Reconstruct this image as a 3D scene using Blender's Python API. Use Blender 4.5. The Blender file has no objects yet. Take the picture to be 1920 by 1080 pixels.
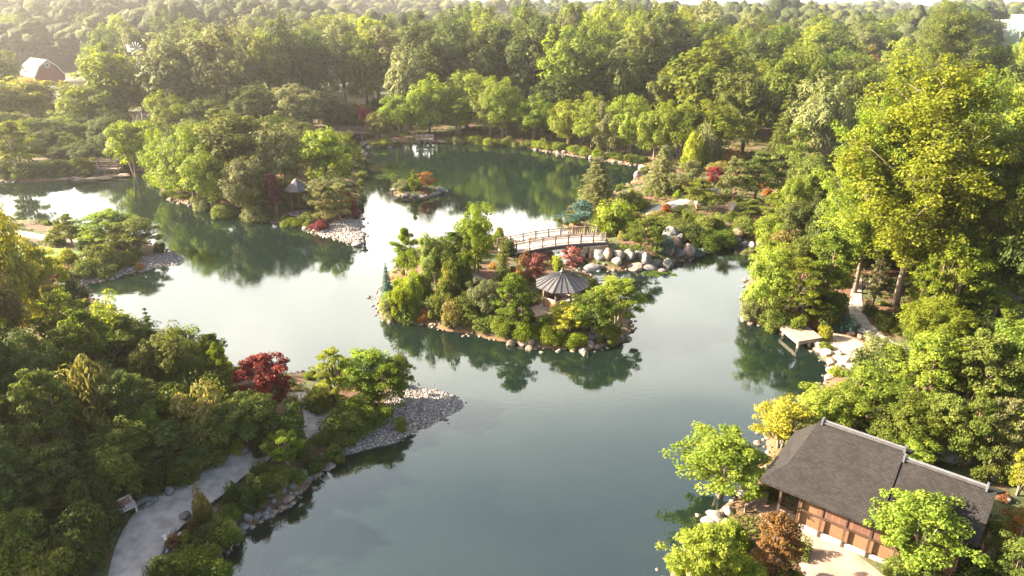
# drone view over a garden lake: camera 27 m above the water, looking north, sun low on the left
SUN_E = 5.0; SKY_S = .075; DUST = 3.5; HAZE = .00030; HAZE_G = .74; EXPO = 3.0; VEIL = 9.5
import bpy, bmesh, math, random
import numpy as np
from mathutils import Vector, Matrix
R_ = math.radians
S = bpy.context.scene
C = S.collection
rng = np.random.default_rng(7)
random.seed(7)

# ------------------------------------------------------------------ camera
CAMZ = 27.0
PITCH = math.atan(532/1280.0)
SP, CP = math.sin(PITCH), math.cos(PITCH)
cam = bpy.data.cameras.new('camera'); cam.lens = 24; cam.sensor_width = 36
cam.clip_start = 0.5; cam.clip_end = 6000
camo = bpy.data.objects.new('camera', cam); C.objects.link(camo)
camo.location = (0, 0, CAMZ); camo.rotation_euler = (math.pi/2-PITCH, 0, 0)
S.camera = camo

def P(px, py, z=0.0):
    """point of the place at height z seen along a measured direction"""
    v = (py-540)/1280.0; u = (px-960)/1280.0
    d = (CAMZ-z)/(SP+CP*v)
    return (u*d, d*(CP-v*SP))
def depth_of(y, z):
    return y*CP+(CAMZ-z)*SP
def z_at(f, py):
    v = (py-540)/1280.0
    return CAMZ-f*(SP+CP*v)/(CP-v*SP)
def pix(x, y, z):
    d = depth_of(y, z)
    yy = y*SP-(CAMZ-z)*CP
    return 960+1280*x/d, 540-1280*yy/d

USED = {}
def tag(o, label=None, cat=None, group=None, kind=None):
    if label:
        k = label.lower()
        if k in USED and group is None:
            group = USED[k].get('group') or f"look-alike {o.name.split('.')[0].replace('_', ' ')}s"
        if k in USED and 'group' not in USED[k]: USED[k]['group'] = group
        o['label'] = label; USED.setdefault(k, o)
    if cat: o['category'] = cat
    if group: o['group'] = group
    if kind: o['kind'] = kind
    return o
def empty(name, loc=(0,0,0), rz=0.0):
    o = bpy.data.objects.new(name, None); C.objects.link(o)
    o.location = loc; o.rotation_euler = (0, 0, rz); o.empty_display_size = .3
    return o
def link(name, me, mat=None, parent=None):
    o = bpy.data.objects.new(name, me); C.objects.link(o)
    if mat is not None:
        if len(me.materials) == 0: me.materials.append(mat)
    if parent is not None: o.parent = parent
    return o

# ------------------------------------------------------------------ materials
def newmat(name):
    m = bpy.data.materials.new(name); m.use_nodes = True
    n = m.node_tree.nodes; n.clear()
    return m, n, m.node_tree.links
def nd(n, t, **kw):
    x = n.new(t)
    for k, v in kw.items():
        if k in x.inputs.keys(): x.inputs[k].default_value = v
        else: setattr(x, k, v)
    return x
def col4(c): return (c[0], c[1], c[2], 1)

def solid(name, c, rough=.8, var=.25, scale=3.0, bump=.0, bscale=20., metal=0., c2=None, detail=4):
    m, n, l = newmat(name)
    out = nd(n, 'ShaderNodeOutputMaterial'); b = nd(n, 'ShaderNodeBsdfPrincipled')
    b.inputs['Roughness'].default_value = rough; b.inputs['Metallic'].default_value = metal
    tc = nd(n, 'ShaderNodeTexCoord'); no = nd(n, 'ShaderNodeTexNoise')
    no.inputs['Scale'].default_value = scale; no.inputs['Detail'].default_value = detail
    l.new(tc.outputs['Object'], no.inputs['Vector'])
    mx = nd(n, 'ShaderNodeMix', data_type='RGBA')
    if c2 is None:
        c2 = tuple(min(1, x*(1+var)) for x in c); c = tuple(x*(1-var) for x in c)
    mx.inputs[6].default_value = col4(c); mx.inputs[7].default_value = col4(c2)
    mr = nd(n, 'ShaderNodeMapRange'); mr.inputs[1].default_value = .35; mr.inputs[2].default_value = .65
    l.new(no.outputs['Fac'], mr.inputs[0]); l.new(mr.outputs[0], mx.inputs[0])
    oi = nd(n, 'ShaderNodeObjectInfo')
    hs = nd(n, 'ShaderNodeHueSaturation')
    mr2 = nd(n, 'ShaderNodeMapRange'); mr2.inputs[3].default_value = .8; mr2.inputs[4].default_value = 1.2
    l.new(oi.outputs['Random'], mr2.inputs[0]); l.new(mr2.outputs[0], hs.inputs['Value'])
    l.new(mx.outputs[2], hs.inputs['Color'])
    l.new(hs.outputs[0], b.inputs['Base Color'])
    if bump:
        n2 = nd(n, 'ShaderNodeTexNoise'); n2.inputs['Scale'].default_value = bscale; n2.inputs['Detail'].default_value = 5
        l.new(tc.outputs['Object'], n2.inputs['Vector'])
        bp = nd(n, 'ShaderNodeBump'); bp.inputs['Strength'].default_value = bump; bp.inputs['Distance'].default_value = .05
        l.new(n2.outputs['Fac'], bp.inputs['Height']); l.new(bp.outputs[0], b.inputs['Normal'])
    l.new(b.outputs[0], out.inputs[0])
    return m

def leafmat(name, c1, c2, trans=.35, tip=None):
    """foliage: per-leaf tint runs c1..c2, each plant shifts a little"""
    m, n, l = newmat(name)
    out = nd(n, 'ShaderNodeOutputMaterial')
    at = nd(n, 'ShaderNodeAttribute'); at.attribute_name = 'tint'
    cr = nd(n, 'ShaderNodeValToRGB')
    e = cr.color_ramp.elements
    e[0].position = 0; e[0].color = col4(c1); e[1].position = .85 if tip else 1; e[1].color = col4(c2)
    if tip:
        k = cr.color_ramp.elements.new(1.0); k.color = col4(tip)
    l.new(at.outputs['Fac'], cr.inputs[0])
    oi = nd(n, 'ShaderNodeObjectInfo')
    hs = nd(n, 'ShaderNodeHueSaturation')
    a = nd(n, 'ShaderNodeMapRange'); a.inputs[3].default_value = .487; a.inputs[4].default_value = .518
    l.new(oi.outputs['Random'], a.inputs[0]); l.new(a.outputs[0], hs.inputs['Hue'])
    mu = nd(n, 'ShaderNodeMath', operation='MULTIPLY'); mu.inputs[1].default_value = 7.31
    fr = nd(n, 'ShaderNodeMath', operation='FRACT')
    l.new(oi.outputs['Random'], mu.inputs[0]); l.new(mu.outputs[0], fr.inputs[0])
    b_ = nd(n, 'ShaderNodeMapRange'); b_.inputs[3].default_value = .82; b_.inputs[4].default_value = 1.25
    l.new(fr.outputs[0], b_.inputs[0]); l.new(b_.outputs[0], hs.inputs['Value'])
    l.new(cr.outputs[0], hs.inputs['Color'])
    b = nd(n, 'ShaderNodeBsdfPrincipled'); b.inputs['Roughness'].default_value = .6
    b.inputs['Specular IOR Level'].default_value = .08
    t = nd(n, 'ShaderNodeBsdfTranslucent')
    l.new(hs.outputs[0], b.inputs['Base Color'])
    g = nd(n, 'ShaderNodeHueSaturation'); g.inputs['Saturation'].default_value = 1.15; g.inputs['Value'].default_value = 1.3
    g.inputs['Hue'].default_value = .49
    l.new(hs.outputs[0], g.inputs['Color']); l.new(g.outputs[0], t.inputs['Color'])
    mx = nd(n, 'ShaderNodeMixShader'); mx.inputs[0].default_value = trans
    l.new(b.outputs[0], mx.inputs[1]); l.new(t.outputs[0], mx.inputs[2])
    l.new(mx.outputs[0], out.inputs[0])
    return m

LM = {
 'yg': leafmat('leaf_yellow_green', (.080,.12,.016), (.225,.265,.040), .5, (.34,.345,.06)),
 'bg': leafmat('leaf_bright_green', (.07,.10,.010), (.175,.20,.022), .5, (.29,.28,.045)),
 'mg': leafmat('leaf_mid_green', (.048,.080,.012), (.130,.165,.024), .45, (.21,.21,.04)),
 'ol': leafmat('leaf_olive', (.052,.072,.014), (.145,.168,.034), .42, (.24,.23,.05)),
 'dg': leafmat('leaf_dark_green', (.028,.046,.012), (.085,.108,.024), .38, (.15,.15,.04)),
 'gg': leafmat('leaf_grey_green', (.07,.082,.03), (.17,.175,.065), .35, (.27,.25,.11)),
 'bb': leafmat('leaf_blue_green', (.04,.09,.07), (.10,.17,.14), .2),
 'rd': leafmat('leaf_red', (.09,.013,.014), (.22,.032,.035), .3, (.30,.09,.05)),
 'mr': leafmat('leaf_maroon', (.05,.012,.016), (.13,.03,.035), .3, (.2,.06,.06)),
 'pk': leafmat('leaf_rose_red', (.13,.035,.035), (.30,.11,.09), .3, (.42,.24,.18)),
 'or': leafmat('leaf_orange', (.13,.12,.025), (.34,.15,.04), .4, (.46,.2,.07)),
 'br': leafmat('leaf_rust_brown', (.065,.030,.012), (.17,.078,.03), .3, (.26,.15,.06)),
 'yl': leafmat('leaf_golden_yellow', (.12,.125,.015), (.31,.28,.035), .4, (.44,.36,.06)),
 'tn': leafmat('leaf_tan', (.085,.088,.02), (.22,.19,.055), .35, (.34,.27,.10)),
}
bark = solid('bark', (.11,.075,.05), .95, .35, 4, .5, 30)
bark_red = solid('pine_bark', (.22,.12,.07), .95, .35, 4, .5, 30)
bark_grey = solid('pale_bark', (.2,.16,.12), .95, .3, 4, .4, 30)
COLN = dict(yg='yellow-green', bg='bright green', mg='mid green', ol='olive green', dg='dark green', gg='grey-green',
            bb='blue-green', rd='red', mr='maroon', pk='rose-red', br='rust brown', yl='golden yellow', tn='tan-tipped')
COLN['or'] = 'orange'

# ------------------------------------------------------------------ mesh helpers
class MB:
    def __init__(s): s.v = []; s.f = []
    def add(s, vs, fs):
        b = len(s.v); s.v += [tuple(v) for v in vs]; s.f += [tuple(b+i for i in f) for f in fs]; return s
    def box(s, c, size, rz=0.0, M=None):
        hx, hy, hz = size[0]/2, size[1]/2, size[2]/2
        vs = [Vector((x, y, z)) for z in (-hz, hz) for y in (-hy, hy) for x in (-hx, hx)]
        T = Matrix.Translation(c) @ (M if M is not None else Matrix.Rotation(rz, 4, 'Z'))
        vs = [T @ v for v in vs]
        return s.add(vs, [(0,2,3,1),(4,5,7,6),(0,1,5,4),(2,6,7,3),(0,4,6,2),(1,3,7,5)])
    def bar(s, a, b, w, h=None, up=(0,0,1)):
        a = Vector(a); b = Vector(b); h = h or w
        d = (b-a); L = d.length
        if L < 1e-6: return s
        x = d/L; u = Vector(up); y = u.cross(x)
        if y.length < 1e-4: y = Vector((0,1,0)).cross(x)
        y.normalize(); z = x.cross(y)
        M = Matrix((x, y, z)).transposed().to_4x4()
        return s.box((a+b)/2, (L, w, h), M=M)
    def tube(s, pts, rs, k=6, cap=True):
        pts = [Vector(p) for p in pts]; n = len(pts); vs = []
        for i, p in enumerate(pts):
            d = (pts[min(i+1, n-1)]-pts[max(i-1, 0)])
            d = d.normalized() if d.length > 1e-9 else Vector((0,0,1))
            u = Vector((1,0,0)) if abs(d.x) < .8 else Vector((0,1,0))
            a = d.cross(u).normalized(); b = d.cross(a)
            for j in range(k):
                t = 2*math.pi*j/k
                vs.append(p+(a*math.cos(t)+b*math.sin(t))*rs[i])
        fs = [(i*k+j, i*k+(j+1) % k, (i+1)*k+(j+1) % k, (i+1)*k+j) for i in range(n-1) for j in range(k)]
        if cap:
            fs.append(tuple(range(k))[::-1]); fs.append(tuple((n-1)*k+j for j in range(k)))
        return s.add(vs, fs)
    def lathe(s, prof, k=16, c=(0,0,0)):
        vs = [(c[0]+r*math.cos(2*math.pi*j/k), c[1]+r*math.sin(2*math.pi*j/k), c[2]+z) for r, z in prof for j in range(k)]
        n = len(prof)
        fs = [(i*k+j, i*k+(j+1) % k, (i+1)*k+(j+1) % k, (i+1)*k+j) for i in range(n-1) for j in range(k)]
        fs.append(tuple(range(k))[::-1]); fs.append(tuple((n-1)*k+j for j in range(k)))
        return s.add(vs, fs)
    def mesh(s, name, smooth=False):
        me = bpy.data.meshes.new(name); me.from_pydata(s.v, [], s.f); me.update()
        if smooth: me.shade_smooth()
        return me
    def obj(s, name, mat, parent=None, smooth=False, bevel=0):
        o = link(name, s.mesh(name, smooth), mat, parent)
        if bevel:
            b = o.modifiers.new('bevel', 'BEVEL'); b.width = bevel; b.segments = 2
        return o

def quads_mesh(name, V, tint=None, F=None):
    """V (n,4,3) quads"""
    n = len(V); me = bpy.data.meshes.new(name)
    me.vertices.add(n*4); me.loops.add(n*4); me.polygons.add(n)
    me.vertices.foreach_set('co', V.reshape(-1).astype(np.float32))
    me.loops.foreach_set('vertex_index', np.arange(n*4, dtype=np.int32))
    me.polygons.foreach_set('loop_start', np.arange(0, n*4, 4, dtype=np.int32))
    if tint is not None:
        a = me.attributes.new('tint', 'FLOAT', 'FACE'); a.data.foreach_set('value', tint.astype(np.float32))
    me.update(calc_edges=True)
    return me
def unit(a): return a/np.maximum(np.linalg.norm(a, axis=1, keepdims=True), 1e-9)
def leafquads(c, nrm, size, aspect=.6, along=None, r=rng, jitter=.35):
    """diamond leaves, slightly folded"""
    n = len(c); nrm = unit(nrm)
    t = r.normal(size=(n, 3)) if along is None else along+r.normal(size=(n, 3))*.25
    u = unit(np.cross(nrm, unit(t))) if along is None else unit(t-nrm*np.sum(t*nrm, 1, keepdims=True))
    w = unit(np.cross(nrm, u))
    s = (size*(1+r.uniform(-jitter, jitter, n)))[:, None]
    a = c-u*s*.5; b = c+u*s*.5
    m1 = c+w*s*aspect*.5+nrm*s*.08-u*s*.08; m2 = c-w*s*aspect*.5+nrm*s*.08-u*s*.08
    return np.stack([a, m1, b, m2], axis=1)
# ------------------------------------------------------------------ lake outline and islands
LAKE = [P(*p) for p in [(395,1100),(425,1030),(445,992),(475,985),(520,955),(565,925),(622,868),(645,853),(690,842),(740,828),(800,803),
 (850,777),(868,762),(868,752),(850,742),(815,730),(775,722),(740,712),(690,702),(620,697),(540,700),(470,695),(380,690),(310,645),(240,600),(185,565),
 (158,545),(160,532),(215,522),(262,508),(305,500),(330,497),(347,490),(330,476),(300,463),(260,448),(220,440),(150,428),(80,416),(0,412),(-150,408),(-420,400),
 (-420,350),(-150,343),(0,341),(60,340),(110,338),(175,333),(210,322),(250,318),(292,320),(305,350),(318,375),(360,385),(430,402),(520,417),(575,430),(600,440),
 (640,452),(672,461),(684,455),(684,440),(678,420),(674,395),(676,340),(684,300),(680,285),(640,262),(600,258),(600,245),(660,246),(690,262),(735,264),(800,267),(850,267),(910,270),
 (960,275),(1000,280),(1060,290),(1100,296),(1150,304),(1200,311),(1222,318),(1215,330),(1198,334),(1170,352),(1110,385),(1070,402),(1058,425),
 (1085,445),(1112,455),(1092,480),(1105,503),(1150,508),(1220,500),(1290,487),(1312,470),(1360,460),(1420,456),(1442,468),(1432,485),(1405,520),(1396,560),(1398,592),
 (1420,606),(1462,618),(1530,655),(1552,690),(1546,722),(1505,752),(1480,775),(1440,820),(1425,870),(1392,925),(1335,962),(1310,988),(1272,1040),(1250,1100)]]
LAKE = LAKE+[(9.5, 12.0), (-9.5, 12.0)]
ISL1 = [P(*p) for p in [(706,565),(714,597),(745,604),(790,607),(850,622),(930,637),(1000,652),(1080,657),(1135,650),(1178,637),(1188,615),
 (1172,585),(1150,560),(1125,535),(1105,515),(1070,503),(1045,492),(1035,472),(995,460),(945,447),(900,441),(850,446),(800,457),(758,482),(724,520)]]
ISLET = [P(*p) for p in [(729,361),(745,368),(785,371),(815,366),(836,359),(822,354),(790,351),(745,353)]]
ISLF = [P(*p) for p in [(672,271),(700,277),(735,276),(742,271),(715,266),(680,266)]]
def seg_dist(px, py, poly):
    poly = np.array(poly); n = len(poly)
    best = np.full(px.shape, 1e9); inside = np.zeros(px.shape, bool)
    for i in range(n):
        ax, ay = poly[i]; bx, by = poly[(i+1) % n]
        dx, dy = bx-ax, by-ay; L = dx*dx+dy*dy+1e-12
        t = np.clip(((px-ax)*dx+(py-ay)*dy)/L, 0, 1)
        best = np.minimum(best, (px-ax-t*dx)**2+(py-ay-t*dy)**2)
        cnd = ((ay > py) != (by > py)) & (px < (bx-ax)*(py-ay)/((by-ay) if by != ay else 1e-9)+ax)
        inside ^= cnd
    d = np.sqrt(best)
    return np.where(inside, d, -d)      # + inside
def wob(x, y):
    return .22*np.sin(x*1.7+y*.9)+.18*np.sin(x*.8-y*2.3+1)+.12*np.sin(x*3.1+y*2.7)
def landsd(x, y):
    s = -seg_dist(x, y, LAKE)
    for I in (ISL1, ISLET, ISLF): s = np.maximum(s, seg_dist(x, y, I))
    return s+wob(x, y)*np.clip((np.hypot(x, y))/90, .3, 1)
def bump2(x, y, px, py, r, zz=1.0):
    cx, cy = P(px, py, zz); return np.exp(-((x-cx)**2+(y-cy)**2)/(r*r))
def sstep(t): t = np.clip(t, 0, 1); return t*t*(3-2*t)
def height(x, y):
    d = landsd(x, y)
    low = np.clip(bump2(x,y,770,775,5.5,0)+bump2(x,y,655,430,7,0)+bump2(x,y,310,490,6,0)+bump2(x,y,230,515,4,0)+bump2(x,y,1590,655,4,0)+bump2(x,y,1520,1000,5,0), 0, 1)
    a = .85-.5*low; k = 1.1+2.6*low
    h = a*(1-np.exp(-np.maximum(d, 0)/k))
    m = 1.3*bump2(x,y,850,515,7)+.9*bump2(x,y,1000,540,5)+1.6*bump2(x,y,1330,390,11)+1.5*bump2(x,y,150,800,13)+1.2*bump2(x,y,1480,300,16)+1.0*bump2(x,y,520,330,14)
    h = h+m*(1-np.exp(-np.maximum(d, 0)/5.0))
    far = np.hypot(x, y)
    h = h+.25*np.sin(x*.11+2)*np.sin(y*.09)*sstep(d/10)
    # far country: wooded hill to the left, gentle swells elsewhere
    h = h+26*sstep((y-300)/330)*sstep((-x-20)/260)+5*sstep((y-330)/300)*(.5+.5*np.sin(x*.012+1.3))+3*sstep((y-900)/900)*(.6+.4*np.sin(x*.004+.4))
    bed = -.06-2.4*(1-np.exp(np.minimum(d, 0)/4.6))
    return np.where(d > 0, h, bed)
def axis(lo, hi, step, ext, grow):
    core = list(np.arange(lo, hi+1e-6, step)); s = step; a = core[-1]; up = []
    while a < ext[1]:
        s *= grow; a += s; up.append(a)
    s = step; b = core[0]; dn = []
    while b > ext[0]:
        s *= grow; b -= s; dn.append(b)
    return np.array(dn[::-1]+core+up)
GX = axis(-66, 52, .55, (-3200, 3200), 1.09)
GY = axis(14, 172, .55, (-60, 4500), 1.09)
XX, YY = np.meshgrid(GX, GY)
ZZ = height(XX, YY)
SD = landsd(XX, YY)
def gz(x, y, ZZ=ZZ):
    i = int(np.clip(np.searchsorted(GX, x)-1, 0, len(GX)-2)); j = int(np.clip(np.searchsorted(GY, y)-1, 0, len(GY)-2))
    tx = (x-GX[i])/(GX[i+1]-GX[i]); ty = (y-GY[j])/(GY[j+1]-GY[j])
    return float((ZZ[j,i]*(1-tx)+ZZ[j,i+1]*tx)*(1-ty)+(ZZ[j+1,i]*(1-tx)+ZZ[j+1,i+1]*tx)*ty)
def G(px, py, it=6):
    z = 0.5
    for _ in range(it):
        x, y = P(px, py, z); z = max(gz(x, y), 0)
    return x, y, z

def grid_mesh(name):
    ny, nx = XX.shape
    co = np.stack([XX, YY, ZZ], -1).reshape(-1, 3)
    ii = np.arange(ny*nx).reshape(ny, nx)
    q = np.stack([ii[:-1,:-1], ii[:-1,1:], ii[1:,1:], ii[1:,:-1]], -1).reshape(-1, 4)
    me = bpy.data.meshes.new(name)
    me.vertices.add(len(co)); me.loops.add(q.size); me.polygons.add(len(q))
    me.vertices.foreach_set('co', co.reshape(-1).astype(np.float32))
    me.loops.foreach_set('vertex_index', q.reshape(-1).astype(np.int32))
    me.polygons.foreach_set('loop_start', np.arange(0, q.size, 4, dtype=np.int32))
    me.update(calc_edges=True); me.shade_smooth()
    return me
def groundmat():
    m, n, l = newmat('garden_soil')
    out = nd(n, 'ShaderNodeOutputMaterial'); b = nd(n, 'ShaderNodeBsdfPrincipled', Roughness=.95)
    ge = nd(n, 'ShaderNodeNewGeometry'); sx = nd(n, 'ShaderNodeSeparateXYZ')
    l.new(ge.outputs['Position'], sx.inputs[0])
    def noise(s, d=5):
        k = nd(n, 'ShaderNodeTexNoise'); k.inputs['Scale'].default_value = s; k.inputs['Detail'].default_value = d
        l.new(ge.outputs['Position'], k.inputs['Vector']); return k
    def mix(fac, a, c):
        x = nd(n, 'ShaderNodeMix', data_type='RGBA')
        if isinstance(fac, float): x.inputs[0].default_value = fac
        else: l.new(fac, x.inputs[0])
        for q, s_ in ((6, a), (7, c)):
            if isinstance(s_, tuple): x.inputs[q].default_value = col4(s_)
            else: l.new(s_, x.inputs[q])
        return x.outputs[2]
    def ramp(src, lo, hi):
        r = nd(n, 'ShaderNodeMapRange'); r.inputs[1].default_value = lo; r.inputs[2].default_value = hi; l.new(src, r.inputs[0]); return r.outputs[0]
    n1 = noise(.35); n2 = noise(3.0); n3 = noise(14.0, 3)
    mulch = mix(ramp(n3.outputs[0], .35, .65), (.06,.027,.014), (.16,.075,.038))
    moss = mix(ramp(n2.outputs[0], .35, .65), (.03,.04,.012), (.08,.085,.022))
    land = mix(ramp(n1.outputs[0], .45, .55), mulch, moss)
    shore = mix(ramp(n3.outputs[0], .4, .6), (.085,.045,.02), (.16,.10,.052))
    s1 = mix(ramp(sx.outputs['Z'], .12, .42), shore, land)
    murk_silt = mix(ramp(n1.outputs[0], .35, .65), (.010,.016,.012), (.022,.03,.02))
    s2 = mix(ramp(sx.outputs['Z'], -1.7, -.2), murk_silt, shore)  # bed silt darkens with depth, standing in for light lost in murky water
    sw = nd(n, 'ShaderNodeMath', operation='GREATER_THAN'); sw.inputs[1].default_value = 0.0; l.new(sx.outputs['Z'], sw.inputs[0])
    c = mix(sw.outputs[0], s2, s1)
    far = ramp(sx.outputs['Y'], 165.0, 240.0)
    c = mix(far, c, (.03,.045,.015))
    l.new(c, b.inputs['Base Color'])
    bp = nd(n, 'ShaderNodeBump'); bp.inputs['Strength'].default_value = .6; bp.inputs['Distance'].default_value = .12
    l.new(n3.outputs[0], bp.inputs['Height']); l.new(bp.outputs[0], b.inputs['Normal'])
    l.new(b.outputs[0], out.inputs[0]); return m
tag(link('ground', grid_mesh('ground'), groundmat()), kind='structure')

def watermat():
    m, n, l = newmat('lake_water')
    out = nd(n, 'ShaderNodeOutputMaterial')
    tr = nd(n, 'ShaderNodeBsdfTransparent'); tr.inputs[0].default_value = (.62,.66,.55,1)
    df = nd(n, 'ShaderNodeBsdfDiffuse'); df.inputs[0].default_value = (.030,.062,.048,1)
    gl = nd(n, 'ShaderNodeBsdfGlossy'); gl.inputs['Roughness'].default_value = .04; gl.inputs[0].default_value = (.90,1,.97,1)
    ge = nd(n, 'ShaderNodeNewGeometry')
    mp = nd(n, 'ShaderNodeMapping'); mp.inputs['Scale'].default_value = (1, 1.9, 1)
    l.new(ge.outputs['Position'], mp.inputs[0])
    n1 = nd(n, 'ShaderNodeTexNoise'); n1.inputs['Scale'].default_value = 1.6; n1.inputs['Detail'].default_value = 3
    n2 = nd(n, 'ShaderNodeTexNoise'); n2.inputs['Scale'].default_value = .06; n2.inputs['Detail'].default_value = 2
    l.new(mp.outputs[0], n1.inputs['Vector']); l.new(ge.outputs['Position'], n2.inputs['Vector'])
    r = nd(n, 'ShaderNodeMapRange'); r.inputs[1].default_value = .4; r.inputs[2].default_value = .62; r.inputs[3].default_value = .05; r.inputs[4].default_value = .16
    l.new(n2.outputs[0], r.inputs[0])
    bp = nd(n, 'ShaderNodeBump'); bp.inputs['Distance'].default_value = .03
    l.new(r.outputs[0], bp.inputs['Strength']); l.new(n1.outputs[0], bp.inputs['Height'])
    l.new(bp.outputs[0], gl.inputs['Normal'])
    fr = nd(n, 'ShaderNodeFresnel'); fr.inputs[0].default_value = WATER_IOR
    m1 = nd(n, 'ShaderNodeMixShader'); m1.inputs[0].default_value = .17
    l.new(tr.outputs[0], m1.inputs[1]); l.new(df.outputs[0], m1.inputs[2])
    m2 = nd(n, 'ShaderNodeMixShader')
    l.new(fr.outputs[0], m2.inputs[0]); l.new(m1.outputs[0], m2.inputs[1]); l.new(gl.outputs[0], m2.inputs[2])
    l.new(m2.outputs[0], out.inputs[0]); return m
WATER_IOR = 1.95
mb = MB(); mb.add([(-150,8,0),(60,8,0),(60,172,0),(-150,172,0)], [(0,1,2,3)])
tag(mb.obj('lake_water', watermat()), kind='structure')

# ------------------------------------------------------------------ sheets laid on the land
def resample(pts, n):
    p = np.array(pts, float); d = np.r_[0, np.cumsum(np.linalg.norm(np.diff(p, axis=0), axis=1))]
    t = np.linspace(0, d[-1], n)
    return np.stack([np.interp(t, d, p[:, k]) for k in range(2)], 1)
def smooth(p, it=2):
    p = [tuple(q) for q in p]
    for _ in range(it):
        q = [p[0]]
        for a, b in zip(p[:-1], p[1:]):
            q += [(a[0]*.75+b[0]*.25, a[1]*.75+b[1]*.25), (a[0]*.25+b[0]*.75, a[1]*.25+b[1]*.75)]
        q.append(p[-1]); p = q
    return p
PATHS = []
def sheet(name, left, right, mat, off=.05, px=True, cross=10, step=.5, smo=2):
    if px:
        left = [G(*p)[:2] for p in left]; right = [G(*p)[:2] for p in right]
    left = smooth(left, smo); right = smooth(right, smo)
    L = np.linalg.norm(np.diff(np.array(left), axis=0), axis=1).sum(); n = max(4, int(L/step))
    a = resample(left, n); b = resample(right, n)
    PATHS.append(np.concatenate([a, b[::-1]]))
    vs = []; W = cross+1
    for i in range(n):
        for j in range(W):
            t = j/cross; x, y = a[i]*(1-t)+b[i]*t
            z = max(gz(x, y), .1)+off
            if j in (0, cross): z -= off+.05
            vs.append((x, y, z))
    fs = [(i*W+j, i*W+j+1, (i+1)*W+j+1, (i+1)*W+j) for i in range(n-1) for j in range(cross)]
    # keep faces up
    m_ = MB(); m_.add(vs, fs); me = m_.mesh(name, True)
    if me.polygons[0].normal.z < 0: me.flip_normals()
    return tag(link(name, me, mat), kind='structure'), a, b
gravelpath = solid('path_gravel', (.33,.29,.255), .95, .24, 1.4, 1.0, 30, detail=9)
sandmat = solid('beach_sand', (.30,.225,.17), .95, .12, .8, .6, 40)
plaza_m = solid('plaza_sand', (.27,.19,.14), .95, .25, .9, .6, 40)
pL = [(188,1130),(205,1040),(228,985),(262,940),(320,912),(372,888),(402,868),(398,842)]
pR = [(285,1130),(300,1040),(340,990),(398,945),(430,925),(452,900),(500,872),(520,850)]
_, pathA, pathB = sheet('path', pL, pR, gravelpath)
sheet('path', [(398,842),(440,852),(495,847),(552,815),(572,785),(556,755),(530,738)], [(455,900),(490,880),(520,862),(580,822),(618,800),(632,765),(585,735)], gravelpath, .07)
sheet('path', [(1600,520),(1592,560),(1588,590),(1610,625),(1650,660),(1690,700),(1700,740)], [(1618,520),(1618,560),(1625,600),(1660,630),(1700,650),(1730,680),(1725,740)], gravelpath)
sheet('beach', [(1545,640),(1530,618),(1580,622),(1625,640),(1650,665)], [(1545,655),(1560,668),(1580,690),(1610,700),(1640,690)], sandmat, .07)
sheet('path', [(1205,405),(1222,388),(1262,377),(1292,372)], [(1235,402),(1250,393),(1285,384),(1300,376)], gravelpath, .08)
sheet('path', [(-60,432),(0,438),(60,447),(110,455),(150,462)], [(-60,425),(0,427),(60,436),(120,446),(160,454)], sandmat, .08)
sheet('path', [(90,505),(130,492),(175,476)], [(95,515),(140,502),(185,482)], gravelpath, .08)
sheet('plaza', [(1400,945),(1440,985),(1490,1040),(1510,1130)], [(1440,925),(1520,985),(1620,1040),(1700,1110)], plaza_m, .06)
sheet('path', [(995,600),(1010,592),(1040,588)], [(985,580),(1000,572),(1030,570)], sandmat, .08, smo=1)
sheet('path', [(880,520),(900,535),(925,545)], [(890,512),(915,525),(940,538)], sandmat, .08, smo=1)
sheet('lawn', [(-40,450),(40,458),(100,462),(150,470),(168,474)], [(-40,505),(30,508),(80,508),(125,492),(165,478)], solid('lawn_grass', (.10,.16,.02), .9, .3, 1.5, .6, 50), .06)

def sdq(x, y): return gz(x, y, SD)
def inpoly(x, y, poly):
    ins = False; n = len(poly)
    for i in range(n):
        ax, ay = poly[i]; bx, by = poly[(i+1) % n]
        if (ay > y) != (by > y) and x < (bx-ax)*(y-ay)/(by-ay)+ax: ins = not ins
    return ins
def onpath(x, y):
    for p in PATHS:
        if abs(p[0][0]-x) < 60 and p[:, 0].min() <= x <= p[:, 0].max() and p[:, 1].min() <= y <= p[:, 1].max() and inpoly(x, y, p): return True
    return False

def onpath_np(x, y):
    hit = np.zeros(x.shape, bool)
    for p in PATHS: hit |= seg_dist(x, y, p[::3]) > -.1
    return hit
# ------------------------------------------------------------------ plant prototypes (crown mesh, trunk mesh, height, width)
def sph(n, r, upbias=0.0):
    d = r.normal(size=(n, 3)); d[:, 2] += upbias; return unit(d)
def lobes_fn(r, k=6, amp=.25):
    ds = sph(k, r); ws = r.uniform(.4, 1, k)
    def f(d): return 1-amp+amp*2*np.max(np.clip(d@ds.T, 0, 1)**4*ws, axis=1)
    return f
def finish(cs, ns, size, aspect, r, name, along=None, tb=None):
    c = np.concatenate(cs); nn = np.concatenate(ns)
    al = None if along is None else np.concatenate(along)
    V = leafquads(c, nn, size, aspect, al, r)
    t = r.beta(1.6, 2.2, len(c)) if tb is None else np.concatenate(tb)
    return quads_mesh(name, V, np.clip(t, 0, 1))
def limbs(mb, base, targets, r0, r, bend=.15):
    for t in targets:
        b = np.array(base(t)); t = np.array(t); mid = (b+t)/2+r.normal(size=3)*bend*np.linalg.norm(t-b)*.5
        mid[2] += .12*np.linalg.norm(t[:2]-b[:2])
        mb.tube([b, mid, t], [r0, r0*.6, r0*.2], 5)

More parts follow.
